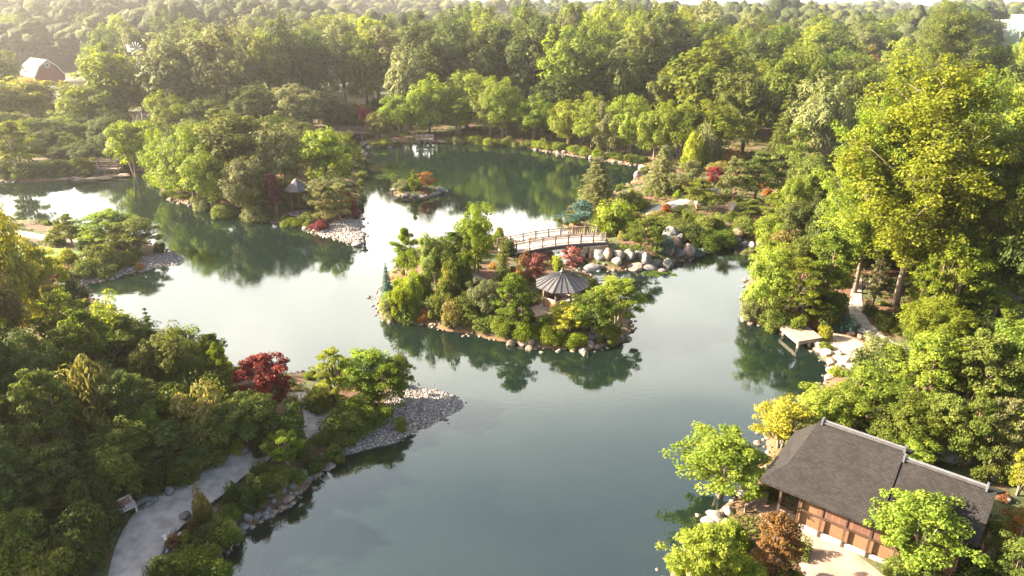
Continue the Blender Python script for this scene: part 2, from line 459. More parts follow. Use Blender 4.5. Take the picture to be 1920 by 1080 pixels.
def make_dec(seed, H, W, leaf, nleaf, flat=.8, nb=16, nsub=7, stem=.22, top=.75, bare=0.0, sub=.34, trunk_r=.03, kstem=1, aspect=.7, lob=.3):
    """broad-leaved tree: lobes > leafy tufts > leaves"""
    r = np.random.default_rng(seed); f = lobes_fn(r, 7, lob)
    z0 = H*stem; zc = (z0+H)/2; a = np.array([W/2, W/2, (H-z0)/2])
    i = np.arange(nb)+.5
    ph = np.arccos(1-2*i/nb); th = np.pi*(1+5**.5)*i+r.uniform(0, 6)
    d = np.stack([np.cos(th)*np.sin(ph), np.sin(th)*np.sin(ph), np.cos(ph)], 1)+r.normal(size=(nb, 3))*.18; d = unit(d)
    d = d[d[:, 2] > -.8+bare]
    rr = f(d)*r.uniform(.5, .72, len(d))
    L = d*rr[:, None]*a; L[:, 2] = np.where(L[:, 2] < 0, L[:, 2]*.9, L[:, 2]*top/.75); L[:, 2] += zc
    L = np.vstack([L, [[0, 0, zc], [0, 0, zc+a[2]*.35]]])
    cs, ns, tb = [], [], []; tips = []
    lr = .36*W*r.uniform(.7, 1.1, len(L))*.9
    per = max(3, int(nleaf/(len(L)*nsub)))
    for k, c in enumerate(L):
        dd = sph(nsub, r, .35)
        for e in dd:
            cc = c+e*lr[k]*np.array([1, 1, flat])*r.uniform(.55, .95)
            sr = lr[k]*sub*r.uniform(.7, 1.35)*1.15
            q = sph(per, r, .35); rad = r.uniform(.35, 1, per)**.5
            cs.append(cc+q*(rad*sr)[:, None]*np.array([1, 1, flat]))
            ns.append(q*.7+unit(np.array([cc-[0, 0, zc-1]]))*.5+np.array([0, 0, .5])+r.normal(size=(per, 3))*.32)
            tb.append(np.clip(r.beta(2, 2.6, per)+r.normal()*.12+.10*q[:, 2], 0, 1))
            if r.random() < .3: tips.append(cc)
    crown = finish(cs, ns, leaf, aspect, r, 'crown', None, tb)
    mb = MB(); R0 = H*trunk_r
    for s in range(kstem):
        off = r.normal(size=2)*.25*(kstem > 1)
        top_ = np.array([off[0]*3, off[1]*3, z0+(H-z0)*.72])
        m1 = np.array([off[0]*1.2+r.normal()*.03*H, off[1]*1.2+r.normal()*.02*H, (z0+top_[2])*.45])
        mb.tube([(off[0], off[1], -.4), (off[0], off[1], .15*H*.2), m1, top_], [R0*1.3/kstem**.5, R0/kstem**.5, R0*.7/kstem**.5, R0*.2], 7)
        limbs(mb, lambda t: (m1+(top_-m1)*max(0, min(.8, (t[2]-m1[2])/(H)-.05))) , tips[s::kstem][:26], R0*.28, r)
    return crown, mb.mesh('trunk', True), H, W

def make_layer(seed, H, W, leaf, nleaf, npad=26, aspect=.7, stem=.25, wid=.30, thin=.18, kstem=3):
    """small garden tree with spreading tiers of leaves"""
    r = np.random.default_rng(seed); cs, ns, tb, tips = [], [], [], []
    per = nleaf//npad
    for k in range(npad):
        t = (k+.5)/npad; z = H*(stem+(.93-stem)*t**.8); th = k*2.4+r.uniform(-.4, .4)
        env = W/2*(math.sin(math.pi*min(1, .22+.72*t)))**.6
        rad = env*r.uniform(.25, .85) if t < .9 else env*r.uniform(0, .4)
        c = np.array([math.cos(th)*rad, math.sin(th)*rad, z]); s = W*wid*.5*r.uniform(.7, 1.2)
        tips.append(c)
        # a tier is itself several sprays
        for j in range(6):
            e = r.normal(size=3)*np.array([.5, .5, .12]); cc = c+e*s; n_ = per//6
            q = sph(n_, r, .3)*np.array([1, 1, thin/ .45]); ra = r.uniform(.2, 1, n_)**.5
            cs.append(cc+q*(ra*s*.62)[:, None])
            ns.append(np.array([0, 0, 1.1])+q*.5+r.normal(size=(n_, 3))*.4)
            tb.append(np.clip(r.beta(2, 2.4, n_)+r.normal()*.12, 0, 1))
    crown = finish(cs, ns, leaf, aspect, r, 'crown', None, tb)
    mb = MB(); R0 = .03*H
    forks = []
    for s in range(kstem):
        th = s*2.1+r.uniform(0, 1); lean = W*.12
        f_ = np.array([math.cos(th)*lean, math.sin(th)*lean, H*.42]); forks.append(f_)
        mb.tube([(math.cos(th)*.06, math.sin(th)*.06, -.3), f_*np.array([.45, .45, .5]), f_, f_*np.array([1.4, 1.4, 1.9])], [R0, R0*.8, R0*.6, R0*.2], 6)
    limbs(mb, lambda t: min(forks, key=lambda f: np.linalg.norm(f-np.array(t))), tips, R0*.35, r)
    return crown, mb.mesh('trunk', True), H, W

def make_shrub(seed, H, W, leaf, nleaf, aspect=.65, nt=34, up=.3, spike=False):
    r = np.random.default_rng(seed); f = lobes_fn(r, 6, .36); cs, ns, tb, al = [], [], [], []
    d = sph(nt, r, .25); d[:, 2] = np.abs(d[:, 2]); per = nleaf//nt
    for e, q0 in zip(d, f(d)):
        c = e*np.array([W/2, W/2, H*.9])*q0*r.uniform(.55, .85)*np.array([1, 1, 1]); c[2] = max(c[2], H*.12)
        s = W*.16*r.uniform(.55, 1.45); q = sph(per, r, up); ra = r.uniform(.3, 1, per)**.5
        m = np.array([1, 1, 1.5 if spike else .85])
        cs.append(c+q*(ra*s)[:, None]*m)
        if spike: ns.append(q*.8+r.normal(size=(per, 3))*.6); al.append(np.tile(unit(np.array([e*np.array([.7, .7, .4])+[0, 0, .9]])), (per, 1)))
        else: ns.append(q*.8+np.array([0, 0, .5])+r.normal(size=(per, 3))*.45)
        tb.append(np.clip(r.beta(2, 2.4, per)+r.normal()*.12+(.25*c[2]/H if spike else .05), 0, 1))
    crown = finish(cs, ns, leaf, aspect, r, 'foliage', al if spike else None, tb)
    mb = MB()
    for e in d[:9]: mb.tube([(0, 0, -.25), e*np.array([W*.1, W*.1, H*.35]), e*np.array([W*.32, W*.32, H*.6])], [.035*H**.5, .025, .01], 5)
    return crown, mb.mesh('stems', True), H, W

def make_pine(seed, H, W, npad=14, leaf=.26, nleaf=6000, crook=.12, start=.3):
    r = np.random.default_rng(seed); mb = MB(); R0 = .028*H+.03
    n = 7; pts = [np.array([0, 0, -.3])]
    for i in range(1, n):
        t = i/(n-1); pts.append(np.array([r.normal()*crook*W*.5, r.normal()*crook*W*.5, H*.93*t]))
    mb.tube(pts, [R0*(1-.8*i/(n-1)) for i in range(n)], 7)
    def on(z):
        z = max(0, min(H*.92, z)); t = z/(H*.93)*(n-1); i = min(n-2, int(t)); return pts[i]+(pts[i+1]-pts[i])*(t-i)
    cs, ns, al, tb = [], [], [], []; per = nleaf//npad
    for k in range(npad):
        t = k/(npad-1); z = H*(start+(1-start-.04)*t); th = k*2.4+r.uniform(-.5, .5)
        rad = W/2*(1-.75*t**1.6)*r.uniform(.35, .8)*(0 if k == npad-1 else 1)
        b = on(z-.12*H); c = np.array([math.cos(th)*rad, math.sin(th)*rad, z]); c[:2] += b[:2]
        mb.tube([b, (b+c)/2+[0, 0, .05*H*r.normal()], c-[0, 0, .05]], [R0*.4, R0*.25, R0*.1], 5)
        s = W*.23*(1-.35*t)*r.uniform(.8, 1.25)
        for j in range(4):
            e = r.normal(size=3)*np.array([.55, .55, .12]); cc = c+e*s; m = per//4
            q = sph(m, r, .2); ra = r.uniform(.2, 1, m)**.5
            cs.append(cc+q*(ra*s*.62)[:, None]*np.array([1, 1, .42])); ns.append(r.normal(size=(m, 3))+q*.5)
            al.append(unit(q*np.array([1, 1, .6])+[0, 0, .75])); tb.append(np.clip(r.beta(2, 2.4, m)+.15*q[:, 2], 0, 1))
    return finish(cs, ns, leaf, .28, r, 'crown', al, tb), mb.mesh('trunk', True), H, W

def make_spruce(seed, H, W, leaf=.3, nleaf=7000, fat=1.0):
    r = np.random.default_rng(seed); cs, ns, al, tb = [], [], [], []
    lev = int(H*2.4); mb = MB(); mb.tube([(0, 0, -.3), (0, 0, H*.5), (0, 0, H*.98)], [.022*H, .014*H, .02], 7)
    for i in range(lev):
        t = (i+r.uniform(0, .6))/lev; z = H*(.05+.93*t); R = W/2*(1-t)**(.85*fat)*r.uniform(.8, 1.1)+.05
        nb = max(4, int(9*(1-t)+4)); th0 = r.uniform(0, 6)
        for k in range(nb):
            th = th0+k*2*math.pi/nb+r.uniform(-.2, .2); Rk = R*r.uniform(.75, 1.12)
            m = max(6, int(nleaf/(lev*9)*(.35+Rk/(W/2)))); u = r.uniform(.15, 1, m)
            d = np.array([math.cos(th), math.sin(th), 0]); sp = (Rk*.16*(1.1-u)+.06)
            p = np.outer(u*Rk, d); p[:, 2] = z+u*Rk*(.10)-(u**2)*Rk*.35
            s = r.normal(size=(m, 3))*sp[:, None]*np.array([1, 1, .35]); cs.append(p+s)
            ns.append(np.array([0, 0, 1.])+d*.3+r.normal(size=(m, 3))*.4)
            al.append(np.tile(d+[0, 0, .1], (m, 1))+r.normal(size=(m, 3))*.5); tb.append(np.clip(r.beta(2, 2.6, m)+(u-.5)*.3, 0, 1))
    return finish(cs, ns, leaf, .38, r, 'crown', al, tb), mb.mesh('trunk', True), H, W

def make_bigtree(seed, H, W, leaf, nleaf):
    """tall open grown tree: pale forked trunk with visible limbs and drooping leafy sprays"""
    r = np.random.default_rng(seed); mb = MB(); cs, ns, tb = [], [], []; tips = []
    R0 = .35
    forks = [((0, 0, -.5), (.1, 0, H*.2), (.25, .1, H*.42), (.5, .2, H*.92), 1.0)]
    mb.tube([f for f in forks[0][:4]], [R0, R0*.75, R0*.55, .04], 8)
    main = [np.array(p, float) for p in forks[0][:4]]
    def stem(z):
        for a, b in zip(main[:-1], main[1:]):
            if z <= b[2]: return a+(b-a)*((z-a[2])/(b[2]-a[2]))
        return main[-1]
    nl = 64
    for k in range(nl):
        t = (k+.5)/nl; z = H*(.31+.65*t); th = k*2.4+r.uniform(-.5, .5)
        env = W/2*(math.sin(math.pi*min(1, .16+.80*t)))**.55*(1 if t > .2 else .8)
        rad = env*r.uniform(.35, 1.0); c = np.array([math.cos(th)*rad, math.sin(th)*rad, z]); b = stem(max(H*.12, z-rad*.95))
        mid = (b+c)/2+[0, 0, .1*rad]+r.normal(size=3)*.12*rad*.5
        rb = R0*.28*(1.1-t)+.03
        mb.tube([b, mid, c], [rb, rb*.6, .02], 5)
        n_sub = 9
        for j in range(n_sub):
            fr_ = r.uniform(.35, 1.08); p = b+(c-b)*fr_+r.normal(size=3)*W*.055+[0, 0, .1*rad*(1-fr_)]
            if j % 2 == 0: mb.tube([b+(c-b)*fr_*.8, p], [rb*.25+.01, .012], 4)
            m = nleaf//(nl*n_sub); s = W*.058*r.uniform(.6, 1.5); q = sph(m, r, .1); ra = r.uniform(.2, 1, m)**.5
            cs.append(p+q*(ra*s)[:, None]*np.array([1.1, 1.1, .75])); ns.append(q*.6+unit(np.array([c]))*.25+np.array([0, 0, .7])+r.normal(size=(m, 3))*.5)
            tb.append(np.clip(r.beta(2, 2.4, m)+r.normal()*.13, 0, 1))
    return finish(cs, ns, leaf, .7, r, 'crown', None, tb), mb.mesh('trunk', True), H, W

PROTO = {
 'dec': [make_dec(10+i, 15, 11+i % 2*2, .50, 11000, nb=22+2*i, lob=.25+.1*(i % 3), stem=.10+.05*(i % 3), sub=.30) for i in range(5)],
 'pop': [make_dec(30+i, 18, 8, .48, 8000, nb=26, lob=.35, stem=.12) for i in range(3)],
 'mid': [make_dec(50+i, 8, 7, .225, 19000, nb=22+2*i, stem=.03+.04*(i % 2), kstem=2, lob=.38, sub=.30) for i in range(5)],
 'lay': [make_layer(60+i, 5.5, 6, .18, 17000, npad=34+3*i, wid=.26, stem=.08, thin=.16) for i in range(3)],
 'sml': [make_layer(70+i, 4.5, 4.8, .15, 13500, npad=24+3*i) for i in range(4)],
 'fea': [make_layer(80+i, 6, 5, .20, 12000, npad=36, wid=.24, thin=.12, aspect=.35, stem=.12) for i in range(2)],
 'shr': [make_shrub(90+i, 1.5, 2.3, .13, 3400, nt=26) for i in range(3)],
 'bus': [make_shrub(100+i, 3, 3.8, .16, 9500, nt=40) for i in range(4)],
 'plm': [make_shrub(110+i, 3.6, 3.8, .30, 8000, aspect=.3, nt=44, up=.8, spike=True) for i in range(3)],
 'pin': [make_pine(120+i, 4.6, 4.2, 13+2*i) for i in range(4)],
 'pyr': [make_spruce(140, 9, 5.5, .3, 12000, .62)],
 'spr': [make_spruce(130+i, 9, 4.4, .28, 9000) for i in range(2)],
 'big': [make_bigtree(150+i, 22, 15, .26, 66000) for i in range(2)],
}
NAME = dict(lay='garden_tree', dec='broadleaf_tree', pop='tall_tree', mid='garden_tree', sml='small_tree', fea='feathery_tree', shr='shrub', bus='bush',
            plm='plumed_bush', pin='pine_tree', pyr='pyramidal_evergreen', spr='spruce_tree', big='shade_tree')
CATN = dict(lay='tree', dec='tree', pop='tree', mid='tree', sml='tree', fea='tree', shr='shrub', bus='shrub', plm='shrub', pin='pine tree', pyr='evergreen tree', spr='spruce tree', big='tree')
WORD = dict(lay='layered garden tree', dec='broad tree', pop='tall tree', mid='garden tree', sml='small tree', fea='feathery tree', shr='low shrub', bus='bush',
            plm='plumed bush', pin='pine', pyr='pyramidal evergreen', spr='spruce', big='tall open tree')
PNAMES = {'shr': ('foliage', 'stems'), 'bus': ('foliage', 'stems'), 'plm': ('foliage', 'stems')}
RED = {'pin': bark_red, 'sml': bark_grey, 'big': bark_grey}
cnt = {}
def plant(kind, colour, x, y, z, w, h, label, group=None, var=None, rz=None, parts=True):
    pr = PROTO[kind]; k = cnt.get(kind, 0); cnt[kind] = k+1
    cr, tk, H, W = pr[(k if var is None else var) % len(pr)]
    root = empty(NAME[kind], (x, y, z), rz if rz is not None else random.uniform(0, 6.28))
    root.scale = (w/W, w/W, h/H)
    tag(root, label, CATN[kind], group)
    pn = PNAMES.get(kind, ('crown', 'trunk'))
    c = link(pn[0], cr, LM[colour], root); c.material_slots[0].link = 'OBJECT'; c.material_slots[0].material = LM[colour]
    b = RED.get(kind, bark)
    t = link(pn[1], tk, b, root); t.material_slots[0].link = 'OBJECT'; t.material_slots[0].material = b
    return root
LMK = [(75,130,'the red barn'),(165,150,'the small brick house'),(283,105,'the windmill'),(190,318,'the plank bridge'),(645,243,'the far footbridge'),
 (562,345,'the grey cone roof'),(640,435,'the pale shingle point'),(782,352,'the lone islet'),(1045,455,'the arched bridge'),(1058,540,'the pavilion roof'),
 (1210,490,'the boulder bank'),(1250,388,'the pale curved path'),(1378,390,'the white boulder'),(1335,322,'the scarlet maple'),(1665,560,'the forked pale trunk'),
 (1500,625,'the timber dock'),(1600,665,'the sandy beach'),(1605,530,'the walker'),(1620,820,'the house ridge'),(1480,945,'the house front'),(1880,950,'the right house gable'),
 (1530,1040,'the sandy plaza'),(507,710,'the bright red maple'),(800,765,'the near shingle point'),(460,870,'the path fork'),(225,960,'the wooden bench'),(330,970,'the grey path'),
 (80,475,'the lawn'),(320,490,'the lawn point tip'),(1870,60,'the white building'),(1910,40,'the glass house'),(1640,135,'the purple tree'),(1546,8,'the radio mast'),
 (800,258,'the tiny far deck'),(890,430,'the round crowned island tree'),(1077,485,'the rose red maple'),(683,450,'the stone lantern'),(0,520,'the left frame edge'),(1000,200,'the middle of the far bank'),
 (1790,80,'the great oak'),(1322,150,'the broad bright tree'),(1700,300,'the tallest tree'),(770,150,'the silvery tree'),(600,110,'the misty left wood'),(1117,340,'the cone evergreen'),
 (38,270,'the bright yellow tree'),(430,120,'the twin tall crowns'),(960,30,'the top centre'),(0,800,'the lower left edge'),(1919,700,'the lower right edge'),(950,640,'the island front shore'),
 (710,560,'the island left tip'),(1185,620,'the island right tip'),(480,970,'the cobble heap'),(1840,800,'the pale stemmed pines')]
ORD = ['', 'second ', 'third ', 'fourth ', 'fifth ', 'sixth ', 'seventh ', 'eighth ', 'ninth ', 'tenth ', 'eleventh ', 'twelfth ']
TAKEN = set()
def where(x, y, z, head=''):
    px, py = pix(x, y, z)
    c = sorted(((math.hypot(px-a, (py-b)*1.3), a, b, n) for a, b, n in LMK))
    opts = []
    for d, a, b, n in c[:4]:
        dx, dy = px-a, py-b
        v = 'above' if dy < 0 else 'below'; h = 'left' if dx < 0 else 'right'
        if abs(dx) < abs(dy)*.4: s = f'straight {v}'
        elif abs(dy) < abs(dx)*.3: s = f'level {h} of'
        else: s = f'{v} and {h} of'
        q = 'just ' if d < 35 else ('close ' if d < 80 else ('' if d < 150 else 'well '))
        opts.append(f'{q}{s} {n}')
    opts.append(f'between {c[0][3][4:]} and {c[1][3][4:]}')
    for o in opts:
        if len((head+o).split()) > 16: continue
        if (head+o) not in TAKEN: TAKEN.add(head+o); return o
    for o in opts[:2]:
        for w in ('smaller one ', 'darker one ', 'nearer one ', 'farther one '):
            pass
    return opts[0]
PLACED = []
def boxp(kind, colour, cx, yt, yb, w, label=None, z=None, group=None):
    """measured box of a plant -> its place, height and width"""
    x, y, g = G(cx, yb)
    if kind == 'mid' and yb > 480 and len(PLACED) % 5 in (0, 2, 3): kind = 'lay'
    if 700 < cx < 1190 and 440 < yb < 660: w *= .9
    d = depth_of(y, g); W = w*d/1280*1.02; yc = y+W*.15
    x, y = x*yc/y, yc; g = max(gz(x, y), .05)
    h = max(z_at(y, yt)-g, .5)
    if label is None:
        sz = ('slim ' if h > 2.0*W else ('tall ' if h > 1.45*W else ('wide ' if W > 1.1*h else ''))) if kind not in ('shr', 'bus') else ('tall ' if h > W else '')
        hd = f'{sz}{COLN[colour]} {WORD[kind]}, '.replace('tall tall', 'tall'); label = hd+where(x, y, g+h*.7, hd)
    PLACED.append((x, y, W/2, kind, cx, yt, yb))
    return plant(kind, colour, x, y, g-.05, W, h, label, group)
# ------------------------------------------------------------------ plants measured one by one
T = '''
# north west shore
yl|dec|75,138,245,125|golden topped broad tree in front of the red barn
yg|sml|38,222,328,78|bright yellow tree at the dark water edge, far left
ol|dec|5,85,200,90|
ol|dec|5,150,258,90|
dg|dec|118,215,275,120|
yg|dec|160,160,258,85|
ol|dec|210,150,256,90|
dg|mid|172,262,308,70|
ol|dec|290,128,246,62|
ol|dec|30,205,275,90|
dg|mid|95,238,292,80|
yg|mid|130,222,276,70|
dg|mid|225,240,300,70|
ol|mid|60,258,306,70|
dg|bus|10,290,328,60|
dg|bus|100,298,326,60|
ol|bus|145,290,318,60|
dg|bus|195,286,312,60|
ol|bus|250,285,312,55|
dg|bus|45,300,334,50|
dg|dec|-5,220,285,90|
dg|bus|70,295,332,80|
dg|bus|125,285,330,70|
ol|bus|225,285,320,60|
yg|dec|192,84,163,62|pale green round tree behind the small brick house
bg|pop|235,75,250,100|tall light green tree between brick house and windmill
gg|dec|342,52,250,115|
gg|dec|432,40,245,135|
gg|dec|275,45,190,50|airy pale tree crown behind the windmill
yg|mid|330,165,262,80|
ol|dec|395,180,262,90|
dg|dec|480,160,262,100|
gg|dec|560,150,262,100|
gg|dec|625,165,252,80|
ol|dec|520,60,235,90|
dg|dec|590,45,225,100|
gg|dec|650,30,215,90|
# tree covered peninsula, left of centre
yg|mid|262,213,335,100|
gg|mid|345,262,372,70|
yg|mid|318,250,370,70|
yg|mid|365,235,385,105|
ol|dec|455,195,370,130|
yg|mid|400,265,400,95|
gg|mid|470,285,412,90|
gg|dec|540,232,375,90|
yg|dec|612,232,370,100|
bg|mid|650,250,330,60|
bg|mid|488,320,410,60|
mr|sml|520,322,410,46|maroon leaved tree beside the grey cone roof of the small pavilion
gg|bus|480,370,416,60|
ol|bus|590,388,420,50|
bg|bus|548,395,425,50|
gg|pin|612,345,425,60|
gg|pin|640,340,418,65|
mr|bus|655,345,410,40|maroon shrub at the right tip of the wooded peninsula
mr|shr|601,404,432,45|dark red rounded shrub at the edge of the white gravel point
ol|bus|420,375,408,50|
gg|bus|380,360,394,50|
# far shore row
tn|mid|715,212,264,50|
rd|mid|685,193,248,26|crimson tree beside the far footbridge
ol|bus|715,255,274,55|
yg|mid|755,168,262,85|
yg|mid|805,145,262,80|
yg|sml|860,185,262,75|
yg|dec|875,128,245,110|
ol|mid|920,160,258,60|
yg|mid|950,145,262,85|
yg|mid|1000,172,274,80|
dg|dec|1035,140,262,90|
yg|mid|1065,180,285,85|
yg|mid|1112,178,292,80|
gg|mid|1140,195,298,60|
yg|mid|1180,180,303,80|
yg|mid|1225,190,306,75|
bg|mid|1265,180,303,95|
bg|mid|1330,190,300,110|
gg|dec|770,78,245,80|silvery green tall tree rising above the yellow far shore row
dg|pop|820,60,235,80|
bg|pop|735,32,210,75|bright green column of foliage in the dark wood, upper centre left
dg|pop|790,15,225,85|
dg|pop|860,20,228,90|
dg|dec|900,60,232,90|
dg|pop|930,8,225,90|
dg|dec|985,40,232,90|
yg|pop|1062,45,245,90|
dg|pop|1015,10,225,80|
yg|pop|1120,60,245,80|
dg|dec|1160,85,250,90|
yg|sml|1195,92,215,90|
dg|pop|1230,0,210,100|
bg|dec|1322,72,262,165|broad bright green tree standing out at the edge of the far wood
ol|dec|1240,120,255,80|
gg|pop|1180,40,225,80|
dg|dec|1400,60,230,100|
ol|dec|1390,130,290,100|
bg|dec|1430,40,200,90|
gg|dec|1500,85,210,80|
ol|dec|1555,50,190,90|
yl|dec|1595,82,185,60|
mr|dec|1640,100,178,75|dark purple tree in the wood above the tall bright tree
ol|big|1742,4,235,132|great olive oak crown standing left of the white building
yg|dec|1700,65,200,110|
yg|dec|1810,90,210,80|
dg|dec|1885,110,220,80|
yg|mid|1903,75,210,50|yellow-green tree in front of the glass house
# right wood
ol|spr|1462,150,310,70|
gg|dec|1520,140,330,100|
ol|pin|1480,235,345,70|
yg|dec|1540,150,300,80|
gg|plm|1515,230,330,60|
# garden peninsula right of the bridge
gg|pyr|1117,288,398,92|dense grey-green cone evergreen left of the pale path
gg|pyr|1240,268,365,82|dense pale green cone evergreen above the pale path
bb|pin|1088,375,440,62|
ol|pin|1065,395,438,45|
yg|bus|1150,360,438,85|
ol|bus|1180,345,395,60|
ol|pin|1200,405,482,90|
gg|plm|1325,222,312,75|
yg|plm|1300,245,315,55|
ol|pin|1310,335,398,70|
gg|pin|1290,300,372,70|
gg|pin|1372,295,383,70|
dg|pin|1412,285,380,90|
dg|pin|1455,290,372,90|
rd|sml|1337,311,350,40|bright red maple among the pines
or|bus|1372,268,310,70|
tn|bus|1345,285,325,60|
ol|pin|1405,372,410,55|
ol|pin|1445,362,430,55|
ol|bus|1250,398,440,80|
dg|bus|1290,405,452,75|
ol|bus|1325,392,428,60|
bg|shr|1346,398,430,34|
mg|bus|1355,418,462,70|
mg|bus|1315,425,470,70|
ol|bus|1400,398,450,70|
yg|bus|1440,385,462,80|
tn|bus|1462,400,470,60|
yg|bus|1448,440,500,80|
gg|bus|1405,460,480,30|
bb|shr|1245,440,475,50|blue green juniper spilling over the grey boulders
bb|shr|1300,455,480,45|teal juniper sprawling at the right end of the boulder bank
ol|mid|1510,290,420,90|
dg|mid|1500,360,470,90|
yg|mid|1475,320,440,60|
ol|bus|1500,420,500,80|
tn|bus|1230,380,415,55|
ol|pin|1150,395,425,45|
dg|shr|1275,385,402,40|
# right bank
yg|mid|1432,470,608,95|
bg|fea|1490,480,618,120|feathery bright green tree left of the woodland path
gg|bus|1412,545,602,55|
ol|bus|1450,560,618,65|
mg|mid|1540,430,600,110|
dg|bus|1545,530,612,80|
yg|shr|1492,585,628,40|
bb|shr|1580,580,620,50|blue green juniper beside the beach stones
bb|shr|1562,595,618,35|teal shrub left of the beach stones
yl|shr|1545,607,640,34|golden shrub growing against the wooden dock
dg|shr|1632,560,592,40|
dg|bus|1655,560,612,55|
ol|shr|1690,595,628,60|
gg|shr|1700,570,612,40|
bg|mid|1755,450,640,120|
mg|mid|1800,430,600,110|
dg|mid|1700,465,560,80|
dg|dec|1640,370,515,90|
ol|mid|1560,400,540,90|
mg|mid|1740,400,540,110|
gg|fea|1635,470,575,40|
bg|mid|1720,480,615,80|
bg|mid|1745,560,665,110|
yg|sml|1850,548,650,95|
mg|mid|1800,500,640,110|
gg|bus|1640,618,668,55|
yg|bus|1680,632,694,70|
ol|bus|1712,640,700,60|
ol|bus|1755,650,730,90|
yg|mid|1610,688,800,130|
yg|mid|1545,715,822,110|
yl|sml|1460,752,850,115|yellow small tree leaning over the water left of the grey roof
yg|sml|1346,815,948,175|spreading yellow-green tree on the shore left of the house
yg|mid|1720,620,780,130|
ol|mid|1810,620,800,150|
mg|mid|1880,590,790,140|
bg|mid|1790,650,770,120|
mg|mid|1690,745,860,110|
ol|mid|1745,735,870,110|
dg|mid|1640,760,840,70|
ol|pin|1800,742,885,90|
gg|pin|1848,745,890,95|
gg|pin|1905,765,905,85|
or|sml|1895,962,1075,80|orange red maple at the right corner of the house
yl|sml|1905,840,935,55|
ol|bus|1870,850,905,60|
yg|sml|1690,925,1100,165|large leaved yellow-green tree in front of the house eaves
dg|pin|1815,972,1085,75|
ol|mid|1880,1010,1150,110|
dg|bus|1820,1040,1120,100|
ol|bus|1700,1050,1110,100|
yg|mid|1312,988,1125,150|
yg|bus|1375,945,1030,70|
br|lay|1445,962,1100,105|rust brown shrub tree at the edge of the sandy plaza
ol|shr|1492,1000,1045,55|
mg|bus|1475,1055,1120,70|
yg|bus|1400,1040,1120,90|
mg|shr|1440,900,940,50|
# central island
mg|pin|765,428,530,68|tiered green pine at the back left of the island
bb|spr|727,490,560,36|thin blue spruce at the left tip of the island
ol|mid|818,438,545,70|
yg|bus|790,485,560,60|
bg|mid|890,381,515,84|bright green round crowned tree at the top of the island
mg|bus|862,450,532,80|
mg|mid|850,430,520,60|
ol|plm|842,488,575,60|
bg|bus|760,510,600,60|
yg|bus|775,490,590,50|
gg|shr|733,550,600,48|
mg|shr|760,550,604,60|
ol|spr|943,440,548,52|
dg|bus|955,435,480,40|
ol|bus|925,500,565,60|
br|shr|985,468,500,40|orange brown shrub under the west end of the arched bridge
pk|sml|1006,472,532,60|rose red maple left of the pavilion roof
pk|sml|1073,460,515,46|rose red maple in front of the bridge stone abutment
yg|shr|1045,475,508,30|
ol|bus|830,530,600,60|
tn|bus|850,545,610,60|
ol|bus|885,540,612,85|
gg|mid|915,520,600,75|
mg|mid|965,510,630,90|
mg|bus|940,570,632,70|
ol|bus|905,580,626,60|
bg|bus|988,590,645,60|
bg|bus|1032,602,652,55|
bg|bus|1075,605,654,55|
yl|sml|1065,568,630,90|
mg|sml|1112,545,640,95|
yg|sml|1155,520,615,115|green tree leaning out over the water at the right of the island
ol|bus|1135,600,645,60|
gg|shr|1050,560,590,40|
dg|bus|975,520,580,50|
# islets
gg|shr|758,336,364,48|
mg|shr|780,333,364,34|
or|sml|802,320,364,34|small orange red tree on the tiny round islet
mg|pin|776,318,362,18|
yg|shr|715,258,276,34|
# front left spit
rd|sml|507,660,785,118|bright red Japanese maple by the sandy path
mg|pin|428,645,770,60|
dg|bus|400,660,760,70|
yg|fea|632,645,765,80|
yg|sml|695,655,765,110|bright green low tree on the gravel spit
mg|sml|752,662,752,60|
mg|pin|712,690,785,95|
ol|bus|600,705,770,70|
ol|bus|648,750,822,85|
mg|bus|700,750,795,80|
yg|bus|672,740,785,70|
ol|bus|640,790,838,55|
bg|sml|540,808,885,70|vivid green small tree where the paths fork
yl|shr|445,820,852,38|golden shrub behind the flat boulder beside the path
dg|shr|487,830,858,35|
ol|bus|525,870,915,75|
dg|shr|590,850,885,60|
dg|bus|480,880,955,60|
ol|shr|625,830,868,50|
mg|shr|560,880,905,45|
dg|bus|390,975,1035,75|
mg|bus|350,1010,1085,100|
ol|bus|425,960,1030,60|
dg|bus|310,1030,1100,60|
mg|bus|400,1040,1110,80|
ol|shr|350,985,1020,34|
br|shr|362,970,1000,30|rust coloured shrub among the edging stones
tn|plm|388,902,985,40|bare twiggy tan shrub beside the grey path
dg|shr|437,900,950,40|
# dark wood of the front left
mg|mid|350,610,745,110|
spr|spr|0,0,0,0|
'''
T = T.replace('spr|spr|0,0,0,0|\n', '')
